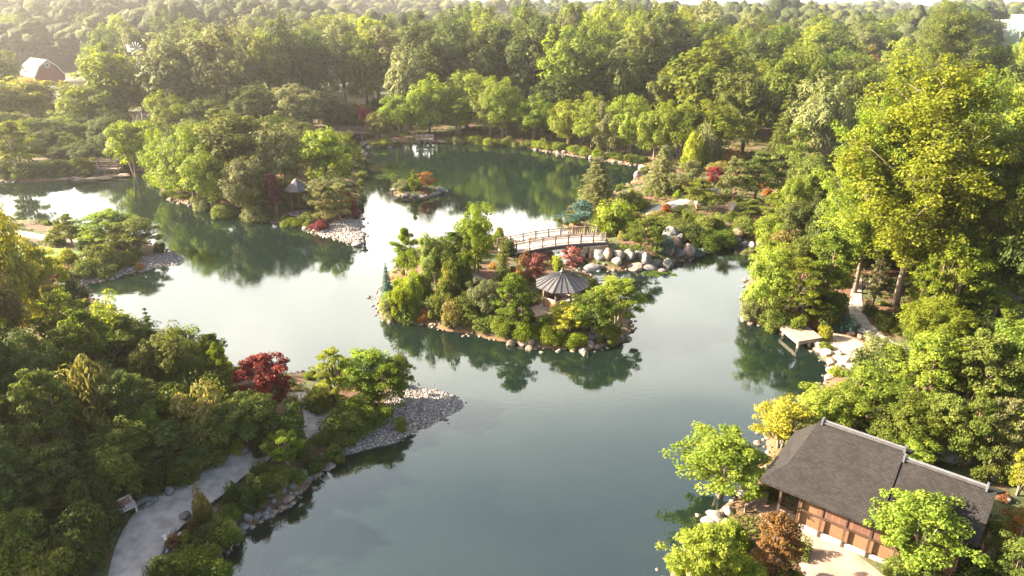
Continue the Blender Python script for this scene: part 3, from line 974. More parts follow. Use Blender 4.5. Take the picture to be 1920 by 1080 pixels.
T2 = '''
dg|spr|300,572,710,60|conifer spire rising over the pale water at left
ol|mid|255,590,730,110|
yg|mid|225,560,720,100|
yg|mid|140,540,700,110|
yl|mid|55,385,660,100|thin airy yellow tree at the left edge above the lawn
yl|sml|110,455,640,90|
gg|mid|165,520,650,80|
tn|bus|70,470,600,80|
rd|shr|60,498,548,95|
tn|mid|25,480,700,100|
mg|mid|190,570,760,120|
tn|plm|205,682,880,150|
tn|plm|370,728,862,140|
dg|mid|270,690,870,110|
ol|mid|450,738,850,120|
dg|bus|545,752,850,80|
ol|mid|500,740,830,90|
dg|spr|55,735,1020,130|dark spruce at the left edge of the foreground
ol|mid|130,680,930,150|
mg|mid|20,600,850,150|
bg|mid|-10,520,780,130|
dg|mid|330,790,900,130|
ol|mid|235,800,930,130|
dg|mid|130,830,990,140|
ol|bus|60,930,1080,130|
dg|bus|160,920,1070,120|
mg|bus|20,960,1120,120|
ol|bus|110,1010,1120,110|
dg|bus|185,860,1010,90|
mg|mid|280,760,880,90|
ol|bus|390,800,880,90|
dg|bus|285,860,925,90|
ol|bus|345,840,905,70|
mg|mid|410,620,730,70|
dg|mid|90,620,830,120|
ol|mid|300,640,760,90|
# left peninsula with lawn
yg|sml|212,393,470,105|wide flat topped tree on the lawn point
ol|sml|262,407,482,95|dark green and orange tree at the end of the lawn point
ol|pin|135,402,460,55|
ol|shr|108,425,462,45|
dg|shr|160,440,470,40|
ol|bus|195,445,505,75|
ol|bus|235,455,500,60|
bg|shr|128,455,496,50|
ol|bus|165,465,520,55|
ol|bus|200,485,515,70|
gg|shr|60,445,475,40|
'''
for line in (T+T2).splitlines():
    line = line.strip()
    if not line or line[0] == '#': continue
    c, k, bx, lab = line.split('|')
    cx, yt, yb, w = [float(v) for v in bx.split(',')]
    boxp(k, c, cx, yt, yb, w, lab or None)
# low shrubs along the farther waterlines
_r = random.Random(4)
for (x0, y0, x1, y1, n_, cs_) in ((840,268,1000,279,20,'ol dg gg yg'),(1000,279,1100,295,16,'ol yg dg mg'),(1100,296,1205,311,16,'ol dg yg mg'),(0,340,95,339,10,'dg ol'),(95,337,165,335,6,'dg ol'),(225,322,290,316,5,'ol dg'),
   (300,345,322,374,4,'ol gg'),(322,372,430,400,9,'gg ol mg'),(430,400,590,430,10,'ol gg mg bg'),(676,400,680,300,7,'ol gg'),(735,262,790,262,3,'dg ol'),(1170,352,1110,385,4,'ol gg'),(1215,316,1200,332,2,'gg ol')):
    for i in range(n_):
        t_ = (i+.5)/n_; px_ = x0+(x1-x0)*t_+_r.uniform(-5, 5); py_ = y0+(y1-y0)*t_-_r.uniform(0, 3); w_ = _r.uniform(18, 32)
        boxp('shr' if _r.random() < .5 else 'bus', _r.choice(cs_.split()), px_, py_-w_*_r.uniform(.5, .8), py_, w_)
# the three tall trees on the right bank
bx = boxp('big', 'bg', 1675, 118, 590, 300, 'tallest bright green tree with pale forked trunk beside the woodland path')
bx = boxp('big', 'yg', 1600, 185, 560, 190, 'tall lime green tree just left of the tallest tree')
bx = boxp('big', 'mg', 1850, 215, 600, 230, 'tall darker green tree at the right edge behind the pines')
bx = boxp('dec', 'yg', 1890, 170, 480, 150)
bx = boxp('dec', 'dg', 1780, 190, 480, 160)
bx = boxp('dec', 'dg', 1920, 330, 640, 160)
# ------------------------------------------------------------------ the woods around the lake, tree by tree
def blocked(x, y, r):
    for (a, b, q, *_r) in PLACED:
        if (a-x)**2+(b-y)**2 < (.46*(q+r))**2: return True
    return False
def scatter(n, region, kinds, cols, hr, wr, minsd=2.0, r=None, keep=None, word='woodland'):
    r = r or np.random.default_rng(n); got = 0; tries = 0
    while got < n and tries < n*60:
        tries += 1
        x, y = region(r)
        if sdq(x, y) < minsd or onpath(x, y): continue
        W = r.uniform(*wr); h = r.uniform(*hr)
        if keep and not keep(x, y, h): continue
        if blocked(x, y, W/2): continue
        g = gz(x, y); k = kinds[r.integers(len(kinds))]; c = cols[r.integers(len(cols))]
        PLACED.append((x, y, W/2, k, 0, 0, 0))
        sz = 'broad ' if W > .62*h else ('slim ' if W < .5*h else '')
        hd = f'{sz}{COLN[c]} {word} {"bush" if k == "bus" else "tree"}, '
        plant(k, c, x, y, g-.1, W, h, hd+where(x, y, g+h*.8, hd), None if word == 'z' else f'{word} trees and bushes'); got += 1
def wedge(y0, y1, a, b, p=.8):
    def f(r):
        y = y0+(y1-y0)*r.uniform()**p; u = r.uniform(a, b); return u*(y*CP+CAMZ*SP), y
    return f
inview = lambda x, y, h: abs(pix(x, y, h)[0]-960) < 1040
FARM = [P(75, 140, 0), P(165, 160, 0), P(283, 165, 0)]
def clear(x, y, h):
    if not inview(x, y, h): return False
    px, py = pix(x, y, h)
    gy = pix(x, y, 0)[1]
    if -40 < px < 190 and y < 300 and py < 165: return False       # the farm stays visible
    if 235 < px < 320 and y < 300 and py < 150: return False
    if 1830 < px < 1960 and y < 300 and py < 95: return False
    return py > 4 or y > 200
mixc = ['dg', 'mg', 'mg', 'ol', 'gg', 'bg', 'dg', 'bg', 'mg', 'yg', 'yg']
scatter(45, wedge(165, 235, -.12, .28), ['pop', 'dec', 'pop'], ['dg', 'mg', 'ol', 'mg', 'gg', 'yg', 'bg'], (23, 28.5), (9, 12), 8, keep=clear, word='high woodland')
scatter(60, wedge(158, 250, -.72, .45), ['dec', 'dec', 'pop'], mixc, (18, 25), (9, 13), 6, keep=clear)
scatter(75, wedge(235, 330, -.8, .8), ['dec', 'dec', 'dec', 'pop'], mixc, (18, 24), (11, 15), 5, keep=clear)
scatter(45, wedge(95, 200, .3, .85), ['dec', 'dec', 'mid'], ['mg', 'ol', 'mg', 'bg', 'yg', 'gg', 'yg'], (11, 19), (8, 12), 7, keep=lambda x, y, h: inview(x, y, h) and pix(x, y, h)[1] > 30 and not (1130 < pix(x, y, 0)[0] < 1480 and pix(x, y, 0)[1] > 300))
scatter(36, wedge(128, 185, -.85, -.3), ['dec', 'mid'], ['dg', 'ol', 'dg', 'mg'], (5, 8), (6, 9), 4, keep=lambda x, y, h: clear(x, y, h+6) and y+27-h*4.4 > 128)
scatter(60, wedge(150, 185, -.30, .40), ['bus', 'bus', 'mid'], ['dg', 'dg', 'ol', 'mg'], (3, 6), (5, 8), 1.5, keep=lambda x, y, h: inview(x, y, h), word='understorey')
scatter(30, wedge(110, 165, -.85, -.4), ['bus', 'mid'], ['dg', 'dg', 'ol', 'mg'], (3, 6), (4, 7), 1.5, keep=lambda x, y, h: inview(x, y, h), word='bank')
# under-storey trees along the banks
def bankkeep(lo, hi):
    return lambda x, y, h: lo < pix(x, y, 0)[0] < hi and inview(x, y, h)
scatter(40, wedge(60, 110, .3, .8), ['mid', 'bus', 'mid'], ['dg', 'ol', 'mg', 'bg'], (3, 7), (4, 6), 3, keep=lambda x, y, h: pix(x, y, 0)[0] > 1500 and inview(x, y, h), word='understorey')
scatter(22, wedge(30, 55, .45, .85), ['bus', 'mid'], ['dg', 'ol', 'mg', 'yg'], (1.5, 4), (2.5, 4.5), 3, keep=lambda x, y, h: pix(x, y, 0)[0] > 1640 and pix(x, y, 0)[1] < 900, word='garden')
scatter(40, wedge(30, 62, -.8, -.35), ['mid', 'bus'], ['ol', 'dg', 'ol'], (3, 6), (3.5, 5.5), 2.5, keep=lambda x, y, h: pix(x, y, 0)[0] < 420 and pix(x, y, h)[1] > 640, word='shaded')
scatter(30, wedge(80, 125, -.6, -.2), ['bus', 'mid'], ['ol', 'yg', 'gg'], (3, 6), (4, 6), 2, keep=lambda x, y, h: 280 < pix(x, y, 0)[0] < 680, word='peninsula')
scatter(26, wedge(62, 100, .42, .8), ['mid', 'dec', 'mid'], ['dg', 'mg', 'ol', 'bg'], (6, 10), (5, 8), 3, keep=lambda x, y, h: pix(x, y, 0)[0] > 1560 and inview(x, y, h) and not (1575 < pix(x, y, 0)[0] < 1660 and pix(x, y, 0)[1] > 500), word='shady bank')
# low shrubs filling the beds
def fill(n, box, cols, wr, word, dist=.75):
    r = np.random.default_rng(n+int(box[0])); got = 0; tr = 0
    while got < n and tr < n*40:
        tr += 1
        px, py = r.uniform(box[0], box[1]), r.uniform(box[2], box[3]); x, y, g = G(px, py)
        if sdq(x, y) < .5 or onpath(x, y) or (1105 < px < 1310 and 450 < py < 512): continue
        W = r.uniform(*wr)
        if any((a-x)**2+(b-y)**2 < (dist*(min(q, 1.2)+W/2)*.7)**2 for (a, b, q, *_q) in PLACED): continue
        if math.hypot(x-PVX[0], y-PVX[1]) < 2.6: continue
        PLACED.append((x, y, W/2, 'shr', 0, 0, 0)); c = cols[r.integers(len(cols))]; k = ['shr', 'shr', 'bus', 'plm'][r.integers(4)] if W > 1.3 else 'shr'
        hd = f'little {COLN[c]} {WORD[k]}, '; plant(k, c, x, y, g-.05, W, W*r.uniform(.55, 1.05), hd+where(x, y, g+.4, hd), f'small shrubs {word}'); got += 1
PVX = G(1058, 570)
cc = ['yg', 'ol', 'mg', 'bg', 'tn', 'ol', 'yg', 'gg', 'br', 'mg', 'or', 'dg']
fill(80, (715, 1180, 440, 652), cc, (.8, 1.9), 'on the pavilion island')
fill(80, (1090, 1480, 340, 500), cc, (.9, 2.2), 'on the garden peninsula')
fill(60, (1400, 1900, 560, 800), cc, (.8, 2.0), 'on the right bank')
fill(35, (280, 760, 700, 1060), ['ol', 'dg', 'mg', 'yg', 'tn', 'br'], (.6, 1.5), 'on the near left bank')
fill(30, (1260, 1900, 860, 1075), cc, (.6, 1.4), 'in the house garden')
fill(25, (20, 320, 400, 520), cc, (.8, 1.8), 'on the lawn point')
# trees out of frame on the left whose shade falls on the path
for i, (x, y, h) in enumerate([(-46, 38, 15), (-43, 32, 16), (-58, 36, 20), (-52, 27, 20), (-40, 22, 15)]):
    plant('dec', 'dg', x, y, gz(x, y), 12, h, 'tall dark green tree beyond the left edge of the garden', 'shade trees left of the garden')

# ------------------------------------------------------------------ the far woods: one mass
def far_forest():
    r = np.random.default_rng(99)
    bm = bmesh.new(); bmesh.ops.create_icosphere(bm, subdivisions=2, radius=1)
    iv = np.array([v.co[:] for v in bm.verts]); fi = np.array([[v.index for v in f.verts] for f in bm.faces]); bm.free()
    keep = np.all(iv[fi][:, :, 2] > -.45, axis=1); fi = fi[keep]
    base = []
    for i in range(7):
        V, F = [], []; nl = 9
        for k in range(nl):
            a = k*2.4+r.uniform(0, 1); q = (.58*r.uniform(.6, 1.1) if k < nl-2 else .15); zc = r.uniform(-.25, .45) if k < nl-2 else .55
            w = r.normal(size=(4, 3))*3.5; ph = r.uniform(0, 6, 4)
            rad = r.uniform(.34, .52)*(1+.16*np.sin(iv@w.T+ph).sum(1)*.6+r.normal(size=len(iv))*.07)
            V.append(iv*rad[:, None]+[math.cos(a)*q, math.sin(a)*q, zc]); F.append(fi+k*len(iv))
        base.append((V, F))
    VV, FF, TT = [], [], []; off = 0; n = 0; y = 262.0
    while y < 1700:
        half = .80*(y*CP+10)+15; step = 9.0+max(0, y-350)*.016; xs = np.arange(-half, half, step)
        for x in xs:
            xx = x+r.uniform(-.42, .42)*step; yy = y+r.uniform(-.5, .5)*step
            p = pix(xx, yy, 10)
            if y < 302 and (p[0] < 340 or p[0] > 1815): continue
            if y < 345 and p[0] > 1815: continue
            if y < 300 and not (690 < p[0] < 1800): continue
            g = gz(xx, yy)
            H = r.uniform(11, 24)*(1.0+.18*math.sin(xx*.02+yy*.013)+.12*math.sin(xx*.053-yy*.031)); W = r.uniform(.7, 1.35)*(14+y*.008)
            V, F = base[r.integers(7)]; m = 9 if y < 480 else (5 if y < 800 else 3)
            th = r.uniform(0, 6.28); c_, s_ = math.cos(th), math.sin(th); Rz = np.array([[c_, s_, 0], [-s_, c_, 0], [0, 0, 1]])
            vv = np.concatenate(V[-m:])@Rz*np.array([W/2, W/2, H*.36])+np.array([xx, yy, g+H*.60])
            ff = np.concatenate(F[-m:])-(9-m)*len(iv)
            VV.append(vv); FF.append(ff+off); off += len(vv); TT.append(np.full(len(ff), r.beta(1.6, 1.8))); n += 1
        y += step*.9
    V = np.concatenate(VV); F = np.concatenate(FF); print('far trees', n, 'faces', len(F))
    me = bpy.data.meshes.new('far_woods')
    me.vertices.add(len(V)); me.loops.add(F.size); me.polygons.add(len(F))
    me.vertices.foreach_set('co', V.reshape(-1).astype(np.float32)); me.loops.foreach_set('vertex_index', F.reshape(-1).astype(np.int32))
    me.polygons.foreach_set('loop_start', np.arange(0, F.size, 3, dtype=np.int32))
    at = me.attributes.new('tint', 'FLOAT', 'FACE'); at.data.foreach_set('value', np.concatenate(TT).astype(np.float32)); me.update(calc_edges=True); me.shade_smooth()
    m, nn, l = newmat('far_woods_leaves'); out = nd(nn, 'ShaderNodeOutputMaterial'); b = nd(nn, 'ShaderNodeBsdfPrincipled', Roughness=.9); b.inputs['Specular IOR Level'].default_value = .1
    at = nd(nn, 'ShaderNodeAttribute'); at.attribute_name = 'tint'; ge = nd(nn, 'ShaderNodeNewGeometry')
    n1 = nd(nn, 'ShaderNodeTexNoise'); n1.inputs['Scale'].default_value = .9; n1.inputs['Detail'].default_value = 4; l.new(ge.outputs['Position'], n1.inputs['Vector'])
    mr = nd(nn, 'ShaderNodeMapRange'); mr.inputs[1].default_value = .3; mr.inputs[2].default_value = .7; mr.inputs[3].default_value = -.25; mr.inputs[4].default_value = .25; l.new(n1.outputs[0], mr.inputs[0])
    ad = nd(nn, 'ShaderNodeMath', operation='ADD'); l.new(at.outputs['Fac'], ad.inputs[0]); l.new(mr.outputs[0], ad.inputs[1])
    cr = nd(nn, 'ShaderNodeValToRGB'); e = cr.color_ramp.elements; e[0].color = (.014,.024,.010,1); e[1].color = (.075,.078,.022,1); k = e.new(.5); k.color = (.036,.047,.015,1)
    l.new(ad.outputs[0], cr.inputs[0]); l.new(cr.outputs[0], b.inputs['Base Color'])
    bp = nd(nn, 'ShaderNodeBump'); bp.inputs['Strength'].default_value = 1; bp.inputs['Distance'].default_value = 1.2; l.new(n1.outputs[0], bp.inputs['Height']); l.new(bp.outputs[0], b.inputs['Normal']); l.new(b.outputs[0], out.inputs[0])
    return tag(link('far_woods', me, m), 'hazy woods rolling away to the horizon behind the lake', 'woodland', None, 'stuff')
far_forest()

# ------------------------------------------------------------------ ground cover between the plants
def cover():
    r = np.random.default_rng(5); Q = []; TT = []
    n = 130000
    y = 24+130*r.uniform(size=n)**1.1; u = r.uniform(-.85, .85, n); x = u*(y*CP+CAMZ*SP)
    sd = landsd(x, y); ok = sd > .5
    x, y, sd = x[ok], y[ok], sd[ok]
    clump = np.sin(x*.9+1.3*np.sin(y*.7))+np.sin(y*1.1+1.7*np.sin(x*.5)) > .05
    x, y = x[clump], y[clump]
    keep = ~onpath_np(x, y); x, y = x[keep], y[keep]
    low = bump2(x,y,770,775,5,0)+bump2(x,y,655,430,6,0)+bump2(x,y,300,490,6,0) < .45
    x, y = x[low], y[low]
    z = np.array([gz(a, b) for a, b in zip(x, y)])
    m = 4; c = np.repeat(np.stack([x, y, z], 1), m, 0)
    c += r.normal(size=c.shape)*np.array([.22, .22, .0]); c[:, 2] += np.abs(r.normal(size=len(c)))*.13
    nn = r.normal(size=c.shape)*.6+[0, 0, .9]
    s = .16+c[:, 1]*.0016
    V = leafquads(c, nn, 1.0, .5, None, r)
    ctr = c[:, None, :]; V = ctr+(V-ctr)*s[:, None, None]
    return tag(link('ground_cover', quads_mesh('ground_cover', V, r.beta(1.6, 2.2, len(c))), leafmat('leaf_ground_cover', (.05,.06,.015), (.12,.13,.03), .25, (.26,.17,.06))),
               'low green and tan ground cover over the mulch beds', 'ground cover', None, 'stuff')
cover()
# ------------------------------------------------------------------ stones
def rockmesh(seed, sub=3, rough=.22, angular=False):
    r = np.random.default_rng(seed); bm = bmesh.new(); bmesh.ops.create_icosphere(bm, subdivisions=sub, radius=.5)
    ds = sph(14, r); ws = r.uniform(.31, .48, 14)
    w2 = r.normal(size=(5, 3))*3; ph = r.uniform(0, 6, 5)
    for v in bm.verts:
        p = np.array(v.co); d = p/np.linalg.norm(p); rad = .5
        for q, k in zip(ds, ws):
            t = d@q
            if t > .2: rad = min(rad, k/t)          # flattened faces
        rad *= 1+rough*.12*sum(math.sin(w@d+f) for w, f in zip(w2, ph))
        v.co = Vector(d*rad)
    me = bpy.data.meshes.new('boulder'); bm.to_mesh(me); bm.free()
    me.shade_smooth() if not angular else None
    return me
ROCKS = [rockmesh(i, 3) for i in range(6)]+[rockmesh(20+i, 2, .3, True) for i in range(3)]
def stone_m(name, a, b):
    return solid(name, a, .88, .2, 2.2, .7, 12, c2=b, detail=8)
SM = {'grey': stone_m('grey_granite', (.06,.06,.058), (.165,.16,.155)), 'pale': stone_m('pale_granite', (.18,.155,.135), (.32,.285,.245)),
      'pink': stone_m('pinkish_granite', (.11,.078,.065), (.25,.18,.15)), 'brown': stone_m('brown_fieldstone', (.09,.06,.045), (.22,.155,.11)),
      'dark': stone_m('dark_wet_stone', (.05,.045,.04), (.15,.13,.12))}
LOOK = dict(grey='grey', pale='pale whitish', pink='pinkish', brown='brown', dark='dark')
rk = 0
def rock(x, y, w, h, c, label, group=None, z=None, sink=.28, idx=None, rz=None, el=None):
    global rk
    me = ROCKS[(rk*5+3) % len(ROCKS) if idx is None else idx]; rk += 1
    o = bpy.data.objects.new('boulder', me); C.objects.link(o)
    if len(me.materials) == 0: me.materials.append(SM['grey'])
    o.material_slots[0].link = 'OBJECT'; o.material_slots[0].material = SM[c]
    g = gz(x, y) if z is None else z
    o.location = (x, y, g+h*(.5-sink)); o.scale = (w, (el or random.uniform(.75, 1.05))*w, h*1.15)
    o.rotation_euler = (random.uniform(-.15, .15), random.uniform(-.15, .15), rz if rz is not None else random.uniform(0, 6.28))
    return tag(o, label, 'boulder', group)
def rpx(c, px, py, wpx, hpx, label=None, group=None, **k):
    """py is the foot of the stone"""
    x, y, g = G(px, py); d = depth_of(y, g); w = wpx*d/1280; h = hpx*d/1280*.95
    y += w*.4; h = min(h, w*.95)
    g = max(gz(x, y), -.15)
    rock(x, y, w*1.1, max(h, .15)*1.08, c, label or f'{LOOK[c]} boulder on the rim of the lone islet', group, z=g, **k)

RK = '''
# boulder bank right of the arched bridge
grey|1131,398,26,62,1x
grey|1128,470,34,34
grey|1125,497,30,22
brown|1140,498,26,34
grey|1160,488,26,18
grey|1182,498,26,24
grey|1202,490,22,20
grey|1212,500,24,34
pink|1196,508,38,12
grey|1230,500,18,22
grey|1254,502,22,36
pale|1158,504,22,16
grey|1222,508,34,12
grey|1115,510,34,16
pink|1257,484,20,22
grey|1275,488,24,16
pink|1293,484,28,24
grey|1275,460,28,26
brown|1268,470,30,30
grey|1258,455,34,42
grey|1262,436,20,22
pink|1242,510,16,10
grey|1320,474,16,12
brown|1388,455,26,20
grey|1400,462,16,14
pale|1412,464,16,18
pink|1425,460,14,14
grey|1385,442,18,16
brown|1350,462,22,12
# white stones in the mulch
pale|1378,402,28,34
pale|1312,386,20,12
grey|1352,365,34,8
pale|1378,364,14,9
pale|1205,318,16,12
pink|1197,333,18,18
# central island shore
grey|847,592,16,12
brown|828,590,28,22
grey|838,598,14,9
pale|783,588,12,7
pale|716,555,12,8
brown|790,598,18,14
grey|806,601,14,9
pale|892,622,14,12
brown|908,624,18,12
pale|920,628,16,12
brown|945,634,28,20
pink|932,622,14,10
pale|964,628,12,9
grey|1000,640,10,10
grey|1105,640,18,14
grey|1124,640,20,28
grey|1143,640,24,14
pale|1103,650,14,7
pale|1182,640,12,8
brown|1160,640,18,12
brown|1174,630,20,14
brown|1098,616,22,18
pink|865,612,14,9
brown|878,616,12,9
# shingle point on the wooded peninsula
grey|566,424,10,11
pale|572,430,14,8
pale|590,436,16,9
grey|597,431,10,9
pale|606,438,12,7
# lantern base at the point tip
grey|668,462,22,7
# stones of the left foreground
grey|315,930,20,20
grey|278,950,28,16
pink|262,944,26,18
grey|238,952,24,14
grey|345,978,24,18
brown|390,972,28,12
pale|323,1000,14,8
pale|333,1007,13,7
pale|315,1012,14,9
pale|322,1022,20,12
grey|326,1034,14,8
pink|454,855,26,15
grey|417,877,8,8
grey|430,948,14,22
grey|468,936,14,24
grey|462,986,20,20
grey|480,980,16,16
grey|495,975,20,14
grey|470,960,14,12
grey|487,955,16,14
grey|500,962,14,12
grey|512,950,12,12
grey|478,945,14,11
grey|505,936,18,16
grey|530,930,14,12
grey|515,922,16,18
pink|530,918,18,22
grey|548,924,16,14
brown|538,945,22,12
grey|552,908,12,12
grey|566,898,20,22
grey|578,906,16,12
pink|582,892,16,12
grey|598,893,14,12
pale|545,932,9,7
pink|615,880,24,12
pink|600,886,22,10
brown|524,958,24,10
brown|500,972,20,10
dark|540,955,20,8
dark|512,968,20,9
grey|455,995,18,12
# beach on the right
grey|1580,608,22,14
grey|1610,618,16,14
grey|1620,628,20,14
pale|1632,630,20,12
pink|1598,630,16,9
brown|1614,636,13,9
pale|1608,612,14,8
pale|1640,622,16,10
pink|1652,615,14,8
pale|1538,656,24,14
pale|1552,668,22,14
pale|1575,668,14,12
pale|1560,684,20,12
pale|1578,690,16,12
pale|1590,682,14,14
pink|1548,664,14,8
pale|1562,700,20,14
pale|1558,712,22,10
pink|1540,662,26,8
pale|1700,632,16,12
pink|1712,636,12,12
pale|1725,640,16,12
pink|1735,652,12,12
pale|1690,622,12,10
pink|1660,598,14,12
pale|1672,604,12,10
pink|1644,600,10,12
pale|1666,725,22,12
grey|1760,664,14,10
pale|1662,742,26,14
pale|1394,600,12,24
dark|1400,604,22,12
# house garden
pale|1408,940,44,40
pale|1346,980,36,18
pale|1330,985,30,14
pale|1368,965,24,12
pale|1362,985,16,14
pale|1788,872,34,22
pale|1872,905,28,18
pink|1345,1020,16,14
pale|1300,1090,20,16
pink|1892,945,16,14
# far shore
grey|180,326,22,14
grey|135,326,14,8
grey|90,327,8,6
grey|215,327,14,7
pale|208,329,8,5
grey|685,274,8,6
pale|690,277,9,5
pale|700,277,9,4
grey|731,278,8,7
pink|640,192,14,9
'''
PLC = {}
zone = 'at the bank'
for line in RK.splitlines():
    line = line.strip()
    if not line: continue
    if line[0] == '#': zone = line[2:]; continue
    c, b = line.split('|'); v = b.split(',')[:4]; px, py, w, h = [float(q) for q in v]
    if b.endswith('1x'): w, h = 20, 20
    x, y, g = G(px, py); k = rk
    shape = 'tall' if h > w*1.15 else ('flat' if h < w*.5 else 'rounded')
    hd = f'{shape} {LOOK[c]} boulder, '; rpx(c, px, py, w, h, hd+where(x, y, g, hd))
# random smaller stones along the banks
def shore(poly, seed, n, wr, cols, cond, zone):
    r = np.random.default_rng(seed); poly = np.array(poly+[poly[0]]); L = np.linalg.norm(np.diff(poly, axis=0), axis=1); cl = np.r_[0, np.cumsum(L)]
    for _ in range(n):
        for _t in range(200):
            s = r.uniform(0, cl[-1]); i = min(len(L)-1, int(np.searchsorted(cl, s)-1)); p = poly[i]+(poly[i+1]-poly[i])*((s-cl[i])/L[i])+r.normal(size=2)*.35
            q = pix(p[0], p[1], 0)
            if cond(*q): break
        else: break
        w = r.uniform(*wr); c = cols[r.integers(len(cols))]
        rock(p[0], p[1], w, w*r.uniform(.5, .8), c, f'small {LOOK[c]} shore stone '+zone, group='small shore stones '+zone, z=max(gz(*p), -.1))
shore(ISL1, 1, 40, (.35, 1.0), ['brown', 'pink', 'grey', 'brown'], lambda a, b: b > 540 and a < 1190, 'round the pavilion island')
shore(ISL1, 2, 6, (.4, 1.0), ['brown', 'dark'], lambda a, b: b < 540 and 700 < a < 1130, 'behind the pavilion island')
shore(LAKE, 3, 16, (.4, 1.0), ['brown', 'dark', 'grey'], lambda a, b: 1390 < a < 1560 and 480 < b < 640, 'under the right bank')
shore(LAKE, 4, 20, (.5, 1.3), ['brown', 'pink', 'pale'], lambda a, b: 900 < a < 1215 and 262 < b < 330, 'along the far shore')
shore(LAKE, 5, 18, (.3, .9), ['grey', 'dark', 'brown', 'pink'], lambda a, b: 390 < a < 625 and b > 870, 'on the near left bank')
shore(LAKE, 6, 10, (.4, 1.0), ['brown', 'grey', 'dark'], lambda a, b: 1100 < a < 1440 and 440 < b < 512, 'along the garden peninsula')
shore(LAKE, 7, 12, (.5, 1.2), ['grey', 'brown'], lambda a, b: 300 < a < 610 and 380 < b < 445, 'under the wooded peninsula')
shore(LAKE, 8, 10, (.3, .9), ['pale', 'pink', 'brown'], lambda a, b: 1230 < a < 1480 and 760 < b, 'on the near right bank')
for (px, py, w, h) in [(738,362,16,9), (825,364,26,14), (760,370,14,5), (790,371,16,6), (812,368,14,6), (775,371,12,4)]: rpx('grey', px, py, w, h, None, 'islet rim stones')
tag_fix = None

# shingle beaches: uncountable small stones
def gravel(name, label, poly, n, s0, s1, seed, cs):
    r = np.random.default_rng(seed); poly = [G(*p)[:2] for p in poly]; a = np.array(poly)
    V, F, TT = [], [], []; b = 0
    base = np.array([(1,0,0),(-1,0,0),(0,1,0),(0,-1,0),(0,0,1),(0,0,-1)], float)
    fc = [(0,2,4),(2,1,4),(1,3,4),(3,0,4),(2,0,5),(1,2,5),(3,1,5),(0,3,5)]
    got = 0
    bm = bmesh.new(); bmesh.ops.create_icosphere(bm, subdivisions=1, radius=.5)
    bv = np.array([v.co[:] for v in bm.verts]); bf = np.array([[v.index for v in f.verts] for f in bm.faces]); bm.free()
    lo, hi = a.min(0), a.max(0)
    while got < n:
        p = r.uniform(lo, hi)
        if not inpoly(p[0], p[1], poly): continue
        if onpath(p[0], p[1]): 
            if r.random() < .9: n -= 1; continue
        s = s0+(s1-s0)*r.beta(1.3, 3)
        z = gz(p[0], p[1])
        if z < -.12: n -= 1; continue
        q = bv*(1+r.normal(size=(12, 1))*.12)*np.array([1, r.uniform(.6, 1), r.uniform(.4, .8)])*s
        t = r.uniform(0, 6.28); c_, s_ = math.cos(t), math.sin(t)
        q = q@np.array([[c_, s_, 0], [-s_, c_, 0], [0, 0, 1]])
        V.append(q+[p[0], p[1], z+s*.12]); F.append(bf+got*12); TT.append(np.full(20, r.random())); got += 1
    V = np.concatenate(V); F = np.concatenate(F); me = bpy.data.meshes.new(name)
    me.vertices.add(len(V)); me.loops.add(F.size); me.polygons.add(len(F))
    me.vertices.foreach_set('co', V.reshape(-1).astype(np.float32)); me.loops.foreach_set('vertex_index', F.reshape(-1).astype(np.int32))
    me.polygons.foreach_set('loop_start', np.arange(0, F.size, 3, dtype=np.int32))
    at = me.attributes.new('tint', 'FLOAT', 'FACE'); at.data.foreach_set('value', np.concatenate(TT).astype(np.float32))
    me.update(calc_edges=True); me.shade_smooth()
    m, nn, l = newmat(name+'_stone'); out = nd(nn, 'ShaderNodeOutputMaterial'); bs = nd(nn, 'ShaderNodeBsdfPrincipled', Roughness=.85)
    at = nd(nn, 'ShaderNodeAttribute'); at.attribute_name = 'tint'; cr = nd(nn, 'ShaderNodeValToRGB'); cr.color_ramp.interpolation = 'CONSTANT'
    e = cr.color_ramp.elements; e[0].position = 0; e[0].color = col4(cs[0]); e[1].position = 1/len(cs); e[1].color = col4(cs[1])
    for i in range(2, len(cs)): k = e.new(i/len(cs)); k.color = col4(cs[i])
    l.new(at.outputs['Fac'], cr.inputs[0]); l.new(cr.outputs[0], bs.inputs['Base Color']); l.new(bs.outputs[0], out.inputs[0])
    return tag(link(name, me, m), label, 'gravel', None, 'stuff')
GC = [(.12,.108,.10), (.22,.20,.18), (.075,.068,.065), (.31,.275,.245), (.19,.15,.13), (.14,.135,.135)]
gravel('shingle', 'grey and pinkish shingle of the point in the left foreground',
       [(628,862),(660,850),(740,836),(800,812),(850,785),(874,762),(862,745),(815,728),(775,722),(740,730),(700,790),(660,830)], 6500, .09, .30, 1, GC)
gravel('shingle', 'pale sunlit shingle at the tip of the wooded peninsula',
       [(583,430),(610,448),(640,456),(672,463),(688,456),(684,430),(675,408),(640,410),(605,425)], 2600, .16, .5, 2, [(.24,.20,.18),(.34,.29,.26),(.15,.13,.12),(.28,.22,.19)])
gravel('shingle', 'blue grey shaded shingle strip below the lawn point',
       [(155,545),(215,528),(262,512),(305,503),(330,500),(350,492),(340,478),(300,474),(240,492),(190,505),(150,520)], 3000, .12, .4, 3, GC)
gravel('path_edging_stones', 'line of little edging stones beside the bottom left path',
       [(296,1000),(330,1000),(310,1040),(290,1080),(280,1080),(292,1030)], 60, .15, .45, 4, [(.5,.46,.42),(.6,.56,.5),(.35,.3,.3)])

